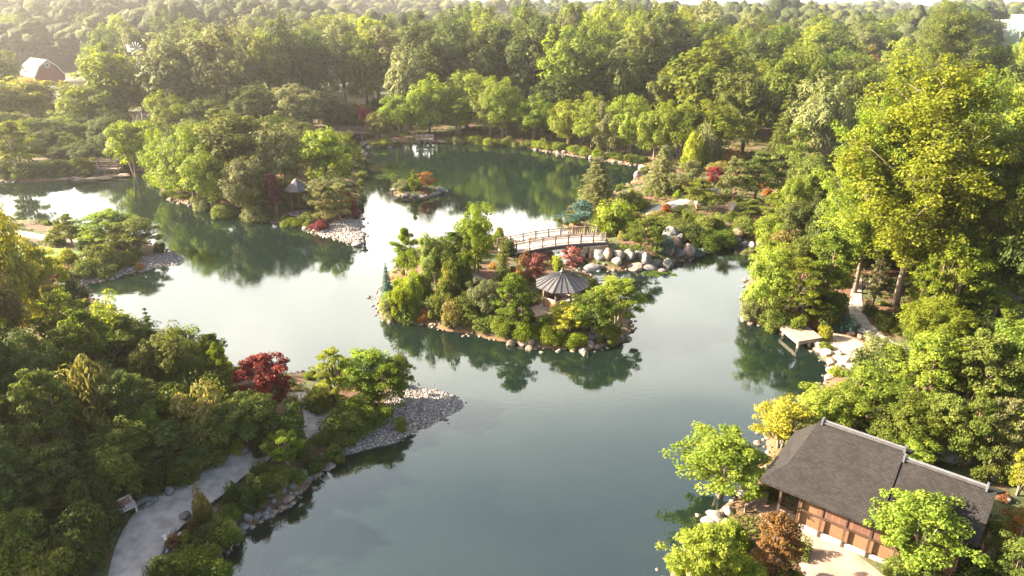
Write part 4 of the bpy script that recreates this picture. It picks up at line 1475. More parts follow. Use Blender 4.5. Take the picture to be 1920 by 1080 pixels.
# ------------------------------------------------------------------ timber, metal, roof finishes
wood = solid('weathered_cedar', (.19,.135,.105), .8, .25, 3, .4, 25)
wood_pale = solid('silvered_timber', (.40,.34,.30), .85, .2, 3, .4, 25)
wood_dark = solid('dark_stained_timber', (.055,.028,.018), .7, .3, 4, .3, 25)
plaster = solid('ochre_plaster', (.15,.08,.038), .9, .1, 2, .2, 30)
lead = solid('grey_sheet_metal', (.075,.072,.075), .5, .15, 3, .1, 20, metal=.4)
lead_d = solid('roof_seam_metal', (.05,.05,.055), .5, .1, 3, metal=.4)
concrete = solid('pale_concrete', (.26,.23,.205), .9, .12, 2, .3, 30)
steel = solid('galvanised_metal', (.24,.24,.24), .6, .1, 3)

def planks(name, c, axis='X', w=.14, rough=.8):
    m, n, l = newmat(name); out = nd(n, 'ShaderNodeOutputMaterial'); b = nd(n, 'ShaderNodeBsdfPrincipled', Roughness=rough)
    tc = nd(n, 'ShaderNodeTexCoord'); sx = nd(n, 'ShaderNodeSeparateXYZ'); l.new(tc.outputs['Object'], sx.inputs[0])
    mu = nd(n, 'ShaderNodeMath', operation='DIVIDE'); mu.inputs[1].default_value = w; l.new(sx.outputs[axis], mu.inputs[0])
    fl = nd(n, 'ShaderNodeMath', operation='FLOOR'); l.new(mu.outputs[0], fl.inputs[0])
    wn = nd(n, 'ShaderNodeTexWhiteNoise', noise_dimensions='1D'); l.new(fl.outputs[0], wn.inputs['W'])
    fr = nd(n, 'ShaderNodeMath', operation='FRACT'); l.new(mu.outputs[0], fr.inputs[0])
    gp = nd(n, 'ShaderNodeMath', operation='GREATER_THAN'); gp.inputs[1].default_value = .1; l.new(fr.outputs[0], gp.inputs[0])
    r = nd(n, 'ShaderNodeMapRange'); r.inputs[3].default_value = .75; r.inputs[4].default_value = 1.2; l.new(wn.outputs[0], r.inputs[0])
    r2 = nd(n, 'ShaderNodeMapRange'); r2.inputs[3].default_value = .35; r2.inputs[4].default_value = 1; l.new(gp.outputs[0], r2.inputs[0])
    k = nd(n, 'ShaderNodeMath', operation='MULTIPLY'); l.new(r.outputs[0], k.inputs[0]); l.new(r2.outputs[0], k.inputs[1])
    hs = nd(n, 'ShaderNodeHueSaturation'); hs.inputs['Color'].default_value = col4(c); l.new(k.outputs[0], hs.inputs['Value'])
    l.new(hs.outputs[0], b.inputs['Base Color']); l.new(b.outputs[0], out.inputs[0]); return m

# ------------------------------------------------------------------ pavilion on the island
def pavilion(x, y, z, R, h_eave, h_top, label, small=False, rz=.39):
    t = tag(empty('pavilion', (x, y, z), rz), label, 'pavilion')
    N = 8
    cor = [(R*math.cos(2*math.pi*i/N), R*math.sin(2*math.pi*i/N)) for i in range(N)]
    mb = MB()
    vs = [(0, 0, h_top)]+[(a, b, h_eave) for a, b in cor]+[(0, 0, h_top-.12)]+[(a*.985, b*.985, h_eave-.10) for a, b in cor]
    fs = [(0, 1+i, 1+(i+1) % N) for i in range(N)]+[(N+1, N+2+(i+1) % N, N+2+i) for i in range(N)]+[(1+i, N+2+i, N+2+(i+1) % N, 1+(i+1) % N) for i in range(N)]
    mb.add(vs, fs); roof = mb.obj('roof', lead, t)
    if not small:
        rb = MB()
        for i in range(N):
            a = Vector((*cor[i], h_eave)); b = Vector((*cor[(i+1) % N], h_eave))
            for k in range(3):
                e = a.lerp(b, k/3.0); s0 = Vector((0, 0, h_top)).lerp(e, .10 if k == 0 else .16)
                rb.bar(s0+Vector((0, 0, .03)), e+Vector((0, 0, .03)), .07 if k == 0 else .045, .06)
        rb.obj('roof_seams', lead_d, roof)
        MB().lathe([(.32, h_top-.10), (.22, h_top+.05), (.10, h_top+.12), (.12, h_top+.2), (.02, h_top+.34)], 12).obj('finial', lead_d, roof, True)
    Rp = R*.70
    pc = [(Rp*math.cos(2*math.pi*i/N), Rp*math.sin(2*math.pi*i/N)) for i in range(N)]
    for a, b in pc: MB().box((a, b, h_eave/2+.08), (.15, .15, h_eave+.12), math.atan2(b, a)).obj('post', wood_dark if small else wood, t)
    bm_ = MB()
    for i in range(N): bm_.bar((*pc[i], h_eave-.16), (*pc[(i+1) % N], h_eave-.16), .10, .14)
    bm_.obj('ring_beam', wood, t)
    if not small:
        pm = planks('pavilion_boards', (.36,.19,.11), 'X', .12)
        for i in range(N):
            if i in (1, 3): continue
            a = Vector((*pc[i], 0)); b = Vector((*pc[(i+1) % N], 0)); mid = (a+b)/2; L = (b-a).length-.16; ang = math.atan2(b.y-a.y, b.x-a.x)
            pn = MB().box((0, 0, .48), (L, .06, .86)).obj('railing_panel', pm, t); pn.location = mid; pn.rotation_euler = (0, 0, ang)
            MB().box((0, 0, .95), (L, .12, .06)).obj('hand_rail', wood_pale, pn)
            if i in (5, 6, 7, 0):
                d = mid.normalized(); bn = MB().box((0, .32, .45), (L*.8, .36, .06)).obj('bench_seat', wood_pale, t)
                bn.location = mid-d*0; bn.rotation_euler = (0, 0, ang)
    MB().lathe([(R*.86, -.35), (R*.86, .04)], 8).obj('floor', concrete, t)
    return t
x, y, g = G(1058, 570); g = max(g, 1.0)
PV = (x, y, g)
h_top = z_at(y, 509)-g
pavilion(x-.25, y, g+.05, 2.6, h_top*.63, h_top, 'octagonal timber pavilion with grey metal roof on the central island')
x, y, g = G(562, 398); d = depth_of(y, g)
ht = z_at(y, 334)-g
pavilion(x, y, g, 17*d/1280+.5, ht-1.5, ht, 'small round pavilion with grey cone roof on the wooded peninsula', True)

# ------------------------------------------------------------------ arched bridge
def arched_bridge():
    a0 = Vector((*P(960, 472, 1.7), 0)); a1 = Vector((*P(1120, 455, 1.9), 0)); d = (a1-a0); L = d.length; ang = math.atan2(d.y, d.x)
    t = tag(empty('arched_bridge', (a0.x, a0.y, 0), ang), 'low arched timber footbridge joining the pavilion island to the garden peninsula', 'bridge')
    W = 3.0; zf = lambda s: 1.35+.45*(s/L)+.38*math.sin(math.pi*min(1, max(0, (s+1.0)/(L+2.5))))
    n = 24; S_ = [-1.0+(L+2.2)*i/n for i in range(n+1)]
    mb = MB(); vs = []
    for s in S_:
        for (yy, dz) in ((0, 0), (W, 0), (W, -.12), (0, -.12)): vs.append((s, yy, zf(s)+dz))
    fs = [(4*i+j, 4*i+4+j, 4*i+4+(j+1) % 4, 4*i+(j+1) % 4) for i in range(n) for j in range(4)]+[(0,1,2,3), (4*n+3,4*n+2,4*n+1,4*n)]
    fs = [f[::-1] for f in fs]
    mb.add(vs, fs); mb.obj('deck', planks('bridge_planks', (.36,.29,.25), 'X', .16), t)
    for yy in (.05, W-.05):
        g_ = MB()
        for s0, s1 in zip(S_[:-1], S_[1:]): g_.bar((s0, yy, zf(s0)-.30), (s1+.01, yy, zf(s1)-.30), .18, .34)
        g_.obj('girder', lead_d, t)
    for yy in (.12, W-.12):
        npost = 8; rls = [MB(), MB(), MB()]
        for s0, s1 in zip(S_[:-1], S_[1:]):
            for q, (zz, w_, h_) in enumerate(((1.0, .12, .08), (.72, .07, .06), (.16, .08, .08))): rls[q].bar((s0, yy, zf(s0)+zz), (s1+.01, yy, zf(s1)+zz), w_, h_)
        r_ = rls[0].obj('hand_rail', wood, t); rls[1].obj('middle_rail', wood, t); rls[2].obj('bottom_rail', wood, t)
        s = -.9
        while s < L+1.1:
            MB().bar((s, yy, zf(s)+.2), (s, yy, zf(s)+.70), .035, .035, (1, 0, 0)).obj('baluster', wood_pale, r_); s += (L+2)/49
        for i in range(npost+1):
            s = -.95+(L+2.0)*i/npost
            MB().box((s, yy, zf(s)+.5), (.13, .13, 1.24)).obj('post', wood, t)
    return t, L, ang, a0
tb, BL, bang, ba0 = arched_bridge()
sm_ = stone_m('warm_laid_stone', (.26,.17,.11), (.52,.38,.27))
t = tag(empty('bridge_abutment', tb.location, bang), 'sunlit stone abutment under the right end of the arched bridge', 'abutment')
rr_ = random.Random(3)
for r_ in range(5):
    s0 = BL-1.6-r_*.0
    mbk = MB()
    for k in range(5):
        mbk.box((BL-1.35+rr_.uniform(-.04, .04)-.16*(4-r_), .25+k*.62, .1+r_*.33), (.75+.1*rr_.random(), .60, .32))
    for k in range(3):
        mbk.box((BL-.6+k*.75-.0, .02+rr_.uniform(-.05, .05)-.1*(4-r_), .1+r_*.33), (.72, .6, .32))
    mbk.obj('stone_course', sm_, t, bevel=.04)
MB().box((BL+.2, 1.6, .75), (2.4, 2.5, 1.5)).obj('core', sm_, t)

# ------------------------------------------------------------------ viewing dock on the right bank
def dock():
    A = Vector((*P(1463, 612, .75), 0)); B = Vector((*P(1497, 640, .75), 0)); D = Vector((*P(1535, 634, .75), 0)); E = Vector((*P(1503, 610, .75), 0))
    dx = (D-B); ang = math.atan2(dx.y, dx.x); W = dx.length+.4; H_ = (A-B).length
    t = tag(empty('dock', (B.x, B.y, 0), ang), 'square timber dock jutting over the brown shallows by the beach', 'dock')
    up = (A-B); lx = up.x*math.cos(-ang)-up.y*math.sin(-ang); ly = up.x*math.sin(-ang)+up.y*math.cos(-ang)
    mb = MB(); z0, z1 = .60, .74
    c = [(0, 0), (W, 0), (W+lx, ly), (lx, ly)]
    mb.add([(a, b, z) for z in (z0, z1) for a, b in c], [(3,2,1,0), (4,5,6,7), (0,1,5,4), (1,2,6,5), (2,3,7,6), (3,0,4,7)])
    mb.obj('deck', planks('dock_planks', (.23,.18,.15), 'Y', .15), t)
    f = MB(); k = [(.06, .05), (W-.06, .05), (W+lx-.06, ly-.05), (lx+.06, ly-.05)]
    for i in range(4): f.bar((*k[i], .50), (*k[(i+1) % 4], .50), .10, .19)
    f.obj('frame', wood, t)
    for (u, v) in ((.08, .07), (.55, .07), (.1, .9), (.9, .07)):
        px_, py_ = u*W+v*lx, v*ly
        MB().tube([(px_, py_, -1.2), (px_, py_, .44)], [.13, .13], 8).obj('pile', wood, t, True)
    return t
dock()

# ------------------------------------------------------------------ house by the water
def shinglemat():
    m, n, l = newmat('dark_roof_shingles'); out = nd(n, 'ShaderNodeOutputMaterial'); b = nd(n, 'ShaderNodeBsdfPrincipled', Roughness=.9); b.inputs['Specular IOR Level'].default_value = .2
    tc = nd(n, 'ShaderNodeTexCoord'); mp = nd(n, 'ShaderNodeMapping'); mp.inputs['Scale'].default_value = (1, 1.2, 1)
    l.new(tc.outputs['Object'], mp.inputs[0])
    br = nd(n, 'ShaderNodeTexBrick'); br.inputs['Scale'].default_value = 1.0
    br.inputs['Color1'].default_value = (.016,.0145,.0142,1); br.inputs['Color2'].default_value = (.026,.0235,.023,1); br.inputs['Mortar'].default_value = (.010,.009,.008,1)
    br.inputs['Mortar Size'].default_value = .010; br.inputs['Brick Width'].default_value = .20; br.inputs['Row Height'].default_value = .12
    l.new(mp.outputs[0], br.inputs['Vector'])
    no = nd(n, 'ShaderNodeTexNoise'); no.inputs['Scale'].default_value = 1.1; no.inputs['Detail'].default_value = 6; l.new(tc.outputs['Object'], no.inputs['Vector'])
    r = nd(n, 'ShaderNodeMapRange'); r.inputs[1].default_value = .3; r.inputs[2].default_value = .7; r.inputs[3].default_value = .85; r.inputs[4].default_value = 1.18; l.new(no.outputs[0], r.inputs[0])
    hs = nd(n, 'ShaderNodeHueSaturation'); l.new(r.outputs[0], hs.inputs['Value']); l.new(br.outputs[0], hs.inputs['Color'])
    l.new(hs.outputs[0], b.inputs['Base Color'])
    bp = nd(n, 'ShaderNodeBump'); bp.inputs['Strength'].default_value = .6; bp.inputs['Distance'].default_value = .03; l.new(br.outputs['Fac'], bp.inputs['Height']); bp.invert = True
    l.new(bp.outputs[0], b.inputs['Normal']); l.new(b.outputs[0], out.inputs[0]); return m
ridge_m = solid('ridge_metal', (.13,.13,.14), .4, .15, 4, metal=.3)
def house():
    zr = 5.5
    rl = Vector((*P(1535, 790, zr), 0)); rr = Vector((*P(1869, 915, 5.2), 0))
    a = (rr-rl); L = a.length; a.normalize(); ang = math.atan2(a.y, a.x)
    t = tag(empty('tea_house', (rl.x, rl.y, 0), ang), 'low Japanese style house with dark shingle roof at the water edge', 'house')
    # local: x along ridge, -y towards the front (lake side), z up
    tanp = .66; sh = shinglemat(); TH = .14
    xs = 4.35                                  # where the higher roof stops
    def slab(name, pts, parent):
        """roof slab from its upper outline (list of x,y,z), given thickness"""
        n = len(pts); V = [Vector(p) for p in pts]; c = sum(V, Vector())/n
        nn = (V[1]-V[0]).cross(V[2]-V[0]).normalized()
        if nn.z < 0: V = V[::-1]
        vs = V+[v-Vector((0, 0, TH)) for v in V]
        fs = [tuple(range(n)), tuple(range(2*n-1, n-1, -1))]+[((i+1) % n, i, n+i, n+(i+1) % n) for i in range(n)]
        m = MB(); m.add(vs, fs)
        return m.obj(name, sh, parent)
    ef = 3.75; zE = zr-ef*tanp
    eb = 2.3
    roof = slab('roof', [(0, 0, zr), (xs, 0, zr), (xs, -ef, zE), (-1.6, -ef, zE), (-.62, -2.55, zr-2.55*tanp), (-.28, -1.35, zr-1.35*tanp)], t)
    slab('roof_slope', [(0, .01, zr-.01), (xs+.25, .01, zr-.01), (xs+.25, eb+.1, zr-(eb+.1)*.5), (-.2, eb, zr-eb*.5)], roof)
    # hipped skirt at the left end
    slab('hip_skirt', [(-.27, -1.35, zr-1.35*tanp-.02), (-.61, -2.55, zr-2.55*tanp-.02), (-1.6, -ef+.01, zE-.02), (-1.6, 2.2, zE-.02), (-.27, 1.35, zr-1.35*tanp-.02)], roof)
    # second, slightly lower roof
    z2 = zr-.32; e2 = 2.75; L2 = L+.05
    slab('roof_slope', [(xs, -.35, z2), (L2, -.35, z2-.02), (L2-.1, -.35-e2+.35, z2-(e2-.35)*tanp+.0), (xs, -.35-e2+.35, z2-(e2-.35)*tanp)], roof)
    slab('roof_slope', [(xs+.05, -.34, z2-.01), (L2, -.34, z2-.02), (L2+.4, 1.5, z2-.9), (xs+.1, 1.5, z2-.9)], roof)
    for (x0, x1, yy, zz) in ((.25, xs-.05, 0, zr), (xs+.1, L2-.45, -.35, z2)):
        rd = MB(); rd.bar((x0, yy, zz+.07), (x1, yy, zz+.07), .26, .13)
        rg = rd.obj('ridge_cap', lead, roof, bevel=.03)
        e = MB()
        e.tube([(x0-.04, yy, zz+.17), (x1+.04, yy, zz+.17)], [.07, .07], 10)
        for xx in (x0-.03, x1+.03): e.box((xx, yy, zz+.12), (.10, .36, .34))
        e.obj('ridge_tube', ridge_m, rg)
    # walls
    wf = -ef+.95; gzl = .35; topw = zE+.42
    body = MB()
    x1 = L-.6
    body.box(((x1+.35)/2, (wf+1.5)/2+.06, (topw+gzl)/2-.1), (x1-.35, 1.5-wf-.12, topw-gzl+.2))
    wall = body.obj('wall', plaster, t)
    # gable ends closing under the roofs
    for xx, w_, zt in ((.32, wf, zr-.25), (x1+.02, -2.5, z2-.2)):
        gm = MB(); y0, y1 = w_+.1, 1.3; zz = topw-.05
        vs = [(xx-.03, y0, zz-.2), (xx-.03, y1, zz-.2), (xx-.03, -.1, zt), (xx+.03, y0, zz-.2), (xx+.03, y1, zz-.2), (xx+.03, -.1, zt)]
        gm.add(vs, [(0, 2, 1), (3, 4, 5), (0, 1, 4, 3), (1, 2, 5, 4), (2, 0, 3, 5)]); gm.obj('gable', plaster, wall)
    MB().box((x1/2+.7, wf-.05, zE-1.0), (x1-1.4, .09, .75)).obj('timber_band', planks('dark_boards', (.11,.05,.03), 'X', .16), wall)
    MB().box((x1/2+.3, wf-.03, gzl+.10), (x1-.6, .12, .30)).obj('plinth', concrete, wall)
    for i in range(7):
        xx = .45+i*(x1-.6)/6
        MB().box((xx, wf-.09, (zE+.3+gzl)/2), (.10, .12, zE+.3-gzl)).obj('post', wood_dark, t)
    MB().box((x1/2+.3, wf-.13, zE-1.42), (x1-.6, .05, .07)).obj('sill_rail', wood_dark, wall)
    for xx in (-.45, ): MB().box((xx, -ef+.35, zE/2), (.12, .12, zE-.1)).obj('post', wood_dark, t)
    MB().box((x1-1.1, wf-.06, gzl+.95), (.95, .05, 1.2)).obj('door', wood_dark, wall)
    # right end wall slats
    sl = MB()
    for i in range(9): sl.box((x1+.12, -2.2+i*.4, 1.9), (.05, .09, 2.8))
    sl.obj('slat_screen', wood, wall)
    return t
house()
# timber ramp rail between shore and house
a = Vector((*P(1400, 942, .9), .9)); b = Vector((*P(1440, 920, 1.1), 1.1))
t = tag(empty('timber_rail', (a.x, a.y, gz(a.x, a.y))), 'short reddish timber rail leading to the left corner of the house', 'railing')
mb = MB(); mb.bar((0, 0, .5), b-a+Vector((0, 0, .5)), .14, .14); mb.bar((0, 0, .28), b-a+Vector((0, 0, .28)), .10, .10); mb.obj('rail', wood, t)
for k in (0, .5, 1): MB().box(((b-a)*k)+Vector((0, 0, .1)), (.12, .12, .9)).obj('post', wood, t)

# ------------------------------------------------------------------ bench on the grey path
x, y, g = G(228, 972); sl_ = math.atan2(1.0, .78)
def bench():
    t = tag(empty('park_bench', (x, y, g+.04), math.radians(52)), 'slatted wooden bench on the left edge of the grey gravel path', 'bench')
    W = 1.6
    MB().box((0, 0, .43), (W, .50, .05)).obj('seat', planks('bench_slats', (.55,.47,.45), 'Y', .1), t)
    for s in (-1, 1):
        MB().box((s*W*.46, -.2, .2), (.08, .08, .46)).obj('leg', wood_pale, t)
        MB().box((s*W*.46, .24, .42), (.08, .08, .92)).obj('leg', wood_pale, t)
        MB().box((s*W*.46, .0, .66), (.09, .56, .05)).obj('arm_rest', wood_pale, t)
    b = MB()
    for i in range(15): b.box((-W*.42+i*W*.06, .27, .68), (.055, .03, .46))
    bk = b.obj('backrest', solid('reddish_slats', (.34,.16,.14), .8), t)
    MB().box((0, .27, .94), (W, .06, .08)).obj('top_rail', wood_pale, bk)
bench()
x, y, g = G(268, 952)
t = tag(empty('stone_slab_table', (x, y, g), .9), 'flat grey stone slab beside the wooden bench', 'stone slab')
MB().box((0, 0, .42), (1.0, .32, .10)).obj('top', SM['grey'], t, bevel=.03); MB().box((-.3, 0, .18), (.2, .26, .40)).obj('foot', SM['grey'], t); MB().box((.3, 0, .18), (.2, .26, .40)).obj('foot', SM['grey'], t)

# dark metal edging along the path
e = MB(); pts = [tuple(p) for p in pathB]
for (ax, ay), (bx_, by) in zip(pts[:-1], pts[1:]): e.bar((ax+.05, ay, gz(ax, ay)+.06), (bx_+.05, by, gz(bx_, by)+.06), .05, .26)
tag(e.obj('path_edging', lead_d), 'dark metal edging strip along the lake side of the grey path', 'edging')

# ------------------------------------------------------------------ stone lantern on the pale shingle point
x, y, g = G(683, 455)
t = tag(empty('stone_lantern', (x, y, max(g, .1))), 'low grey stone lantern on a flat rock at the tip of the pale shingle point', 'lantern')
MB().lathe([(.26, 0), (.2, .12), (.14, .2), (.14, .5)], 10).obj('base', SM['grey'], t)
MB().lathe([(.24, .5), (.26, .58), (.2, .62), (.2, .88)], 6).obj('light_box', SM['grey'], t)
MB().lathe([(.48, .88), (.34, 1.0), (.1, 1.12), (.08, 1.22), (.01, 1.3)], 6).obj('cap', SM['grey'], t)

# ------------------------------------------------------------------ walker on the woodland path
def person(x, y, z):
    t = tag(empty('person', (x, y, z), 2.6), 'walker in a pale green top and dark trousers on the woodland path', 'person')
    me = bpy.data.meshes.new('body')
    J = [(0,0,.98),(.0,0,1.15),(0,.01,1.38),(0,.0,1.50),(0,.02,1.58),(0,.03,1.70),
         (-.17,0,1.43),(-.24,-.02,1.15),(-.22,.10,.93),(.17,0,1.43),(.24,-.03,1.16),(.23,.12,.95),
         (-.09,0,.90),(-.10,.05,.50),(-.10,-.06,.08),(-.10,.08,.04),(.09,0,.90),(.10,.12,.52),(.10,.16,.10),(.10,.30,.05)]
    E = [(0,1),(1,2),(2,3),(3,4),(4,5),(2,6),(6,7),(7,8),(2,9),(9,10),(10,11),(0,12),(12,13),(13,14),(14,15),(0,16),(16,17),(17,18),(18,19)]
    Rr = [.15,.14,.15,.06,.09,.09,.07,.05,.035,.07,.05,.035,.10,.065,.05,.035,.10,.065,.05,.035]
    me.from_pydata(J, E, []); o = link('body', me, None, t)
    o.modifiers.new('skin', 'SKIN'); 
    for i, v in enumerate(me.skin_vertices[0].data if len(me.skin_vertices) else []): v.radius = (Rr[i], Rr[i]); v.use_root = i == 0
    s = o.modifiers.new('sub', 'SUBSURF'); s.levels = 1; s.render_levels = 1
    m, n, l = newmat('walker_clothes'); out = nd(n, 'ShaderNodeOutputMaterial'); b = nd(n, 'ShaderNodeBsdfPrincipled', Roughness=.8)
    tc = nd(n, 'ShaderNodeTexCoord'); sx = nd(n, 'ShaderNodeSeparateXYZ'); l.new(tc.outputs['Object'], sx.inputs[0]); cr = nd(n, 'ShaderNodeValToRGB'); cr.color_ramp.interpolation = 'CONSTANT'
    q = cr.color_ramp.elements; q[0].position = 0; q[0].color = (.03,.03,.04,1); q[1].position = .47; q[1].color = (.42,.50,.40,1); w = q.new(.75); w.color = (.5,.33,.25,1)
    dv = nd(n, 'ShaderNodeMath', operation='DIVIDE'); dv.inputs[1].default_value = 2; l.new(sx.outputs['Z'], dv.inputs[0]); l.new(dv.outputs[0], cr.inputs[0]); l.new(cr.outputs[0], b.inputs['Base Color']); l.new(b.outputs[0], out.inputs[0])
    me.materials.append(m)
    bm = bmesh.new(); bmesh.ops.create_icosphere(bm, subdivisions=2, radius=.105)
    for v in bm.verts: v.co = v.co*1.02+Vector((0, -.01, 1.71))
    bmesh.ops.delete(bm, geom=[v for v in bm.verts if v.co.z < 1.68], context='VERTS')
    hm = bpy.data.meshes.new('hair'); bm.to_mesh(hm); bm.free(); link('hair', hm, solid('brown_hair', (.05,.03,.02), .7), t)
x, y, g = G(1603, 541)
tmpme = bpy.data.meshes.new('tmp')
person(x, y, g+.05)
x, y, g = G(1626, 540)
t = tag(empty('garden_chair', (x, y, g), .4), 'small pale wooden seat beside the woodland path', 'chair')
MB().box((0, 0, .42), (.9, .4, .06)).obj('seat', wood_pale, t)
for s in (-.38, .38):
    MB().box((s, -.15, .2), (.07, .07, .45)).obj('leg', wood_pale, t); MB().box((s, .17, .45), (.07, .07, .95)).obj('leg', wood_pale, t)
MB().box((0, .18, .82), (.9, .04, .2)).obj('backrest', wood_pale, t)

# bamboo stake fence behind the house
x, y, g = G(1628, 800)
t = tag(empty('stake_fence', (x, y, g), -.5), 'little fence of brown upright stakes in the shrubs above the house roof', 'fence')
for i in range(8): MB().tube([(i*.22-.8, 0, -.1), (i*.22-.8+.02, .02, 1.15+.2*((i*7) % 3)/3)], [.045, .035], 6).obj('stake', wood, t)
mb = MB(); mb.tube([(-.9, .03, .35), (.9, .03, .35)], [.03, .03], 6); mb.tube([(-.9, .03, .85), (.9, .03, .85)], [.03, .03], 6); mb.obj('rail', wood, t)
x, y, g = G(1672, 738)
t = tag(empty('boardwalk', (x, y, g), -.35), 'short shaded boardwalk step between the shrubs right of the beach', 'boardwalk')
MB().box((0, 0, .12), (2.6, 1.1, .08)).obj('deck', planks('old_boards', (.16,.13,.12), 'X', .2), t); MB().box((0, -.5, .04), (2.6, .1, .14)).obj('beam', wood_dark, t)

# ------------------------------------------------------------------ far footbridges and terrace at the lake head
def flatbridge(pa, pb, zd, label, hr=1.1, posts=8, W=2.0, m=wood_pale):
    a = Vector((*P(*pa, zd), 0)); b = Vector((*P(*pb, zd), 0)); d = b-a; L = d.length
    t = tag(empty('footbridge', (a.x, a.y, 0), math.atan2(d.y, d.x)), label, 'footbridge')
    MB().box((L/2, W/2, zd), (L, W, .25)).obj('deck', m, t)
    for yy in (0, W):
        r = MB()
        for zz in (.35, .7, hr): r.bar((0, yy, zd+zz), (L, yy, zd+zz), .12, .12)
        r.obj('railing', m, t)
        for i in range(posts): MB().box((i*L/(posts-1), yy, zd+hr*.4), (.16, .16, hr*1.1+.5)).obj('post', m, t)
    for i in range(3): MB().box((L*(i+.5)/3, W/2, zd/2-.5), (.4, W*.8, zd+.9)).obj('pier', m, t)
flatbridge((598, 250), (694, 250), 1.4, 'grey flat footbridge at the far head of the lake below the crimson tree', m=wood)
flatbridge((166, 318), (222, 318), 1.0, 'weathered plank bridge with tall posts at the dark north west corner', 1.4, 4, 1.4, wood)
flatbridge((780, 262), (812, 262), .9, 'tiny stone and timber deck on the far shore', .8, 4, 1.5, SM['pink'])
def terrace(px, py, w, dpt, label, c='brown'):
    x, y, g = G(px, py); mb = MB(); r = random.Random(px)
    t = tag(empty('rock_ledge', (x, y, 0), r.uniform(-.1, .1)), label, 'rock ledge')
    for i in range(3):
        o = link('slab', ROCKS[6+i % 3], None, t); o.material_slots[0].link = 'OBJECT'; o.material_slots[0].material = SM[c]
        o.location = ((i-1)*w*.33, r.uniform(-.3, .3), .05+.12*i); o.scale = (w*.5, dpt, .5)
terrace(122, 336, 6, 2.2, 'flat brown rock ledge at the water edge of the dark north west corner')
terrace(172, 337, 6, 1.8, 'long brown rock shelf below the weathered plank bridge')
terrace(215, 331, 5, 1.6, 'low brown shelf right of the weathered plank bridge')
terrace(30, 334, 7, 2.5, 'greyish shelf of rock at the far left shore', 'grey')
terrace(742, 262, 7, 2.5, 'sunlit brownish rock shelf on the far shore right of the yellow shrub islet')
terrace(808, 267, 7, 2.5, 'sunlit brownish rock shelf in front of the tiny far deck')
# lily pads
for (px, py, w, h) in ((438, 405, 20, 6), (1240, 513, 22, 4), (720, 330, 30, 8)):
    mb = MB(); r = random.Random(px); X, Y = P(px, py, 0)
    for i in range(45):
        a = r.uniform(0, 6.28); q = r.random()**.5; s = r.uniform(.12, .25)
        cx_, cy_ = X+math.cos(a)*q*w*.09, Y+math.sin(a)*q*h*.25
        mb.add([(cx_+s*math.cos(k*.785+.2), cy_+s*math.sin(k*.785+.2), .012+.0004*i) for k in range(7)], [tuple(range(7))])
    tag(mb.obj('lily_pads', LM['yg']), f'floating lily pads, {where(X, Y, 0)}', 'lily pads', None, 'stuff')

# ------------------------------------------------------------------ farm, windmill, white building, glass house
def barn():
    ax, ay = P(66, 150, 2.0); red = planks('red_barn_boards', (.27,.010,.014), 'Y', .5); white = solid('white_trim', (.45,.42,.40), .7, .05)
    D = depth_of(ay, 5); W = 50*D/1280; zt = z_at(ay, 112); Lb = 15
    t = tag(empty('barn', (ax+7.5, ay-3, 0), math.radians(50)), 'red gambrel barn with pale roof at the far left', 'barn')
    hW = W/2; pf = [(-hW, .36), (-hW*.60, .74), (0, 1.0), (hW*.60, .74), (hW, .36)]
    g0 = gz(ax, ay)
    pr = [(-hW, g0-1)]+[(a, g0+(zt-g0)*b) for a, b in pf]+[(hW, g0-1)]
    # gable faces -y rotated; body runs to local -x..: depth along +y
    n = len(pr); m = MB(); m.add([(a, 0, b) for a, b in pr]+[(a, Lb, b) for a, b in pr], [tuple(range(n)), tuple(range(2*n-1, n-1, -1))]+[(i, n+i, n+(i+1) % n, (i+1) % n) for i in range(n)])
    w = m.obj('wall', red, t)
    r = MB(); roofm = solid('pale_barn_roof', (.13,.10,.09), .85, .15, .8)
    for i in range(1, 5):
        (a0, b0), (a1, b1) = pr[i], pr[i+1]
        r.add([(a0, -.6, b0+.05), (a1, -.6, b1+.05), (a1, Lb+.5, b1+.05), (a0, Lb+.5, b0+.05), (a0, -.6, b0+.3), (a1, -.6, b1+.3), (a1, Lb+.5, b1+.3), (a0, Lb+.5, b0+.3)],
              [(0,1,2,3), (7,6,5,4), (0,4,5,1), (1,5,6,2), (2,6,7,3), (3,7,4,0)])
    r.obj('roof', roofm, t)
    tr = MB()
    for i in range(1, 5): tr.bar((pr[i][0], -.68, pr[i][1]+.15), (pr[i+1][0], -.68, pr[i+1][1]+.15), .12, .45)
    tr.obj('trim', white, t)
    # round window
    rw = MB(); zc = g0+(zt-g0)*.80
    ring = [(.75, .10), (.75, -.02)]
    k = 16; vs = [(rr*math.cos(2*math.pi*j/k), yy, zc+rr*math.sin(2*math.pi*j/k)) for rr, yy in ((.95, -.02), (.95, -.14), (.55, -.14), (.55, -.02)) for j in range(k)]
    rw.add(vs, [(i*k+j, i*k+(j+1) % k, (i+1)*k+(j+1) % k, (i+1)*k+j) for i in range(3) for j in range(k)]); f = rw.obj('round_window', white, w)
    gp = MB(); gp.add([(.55*math.cos(2*math.pi*j/k), -.06, zc+.55*math.sin(2*math.pi*j/k)) for j in range(k)], [tuple(range(k))]); gp.obj('pane', solid('dark_glass', (.03,.04,.05), .1), f)
    return t
barn()
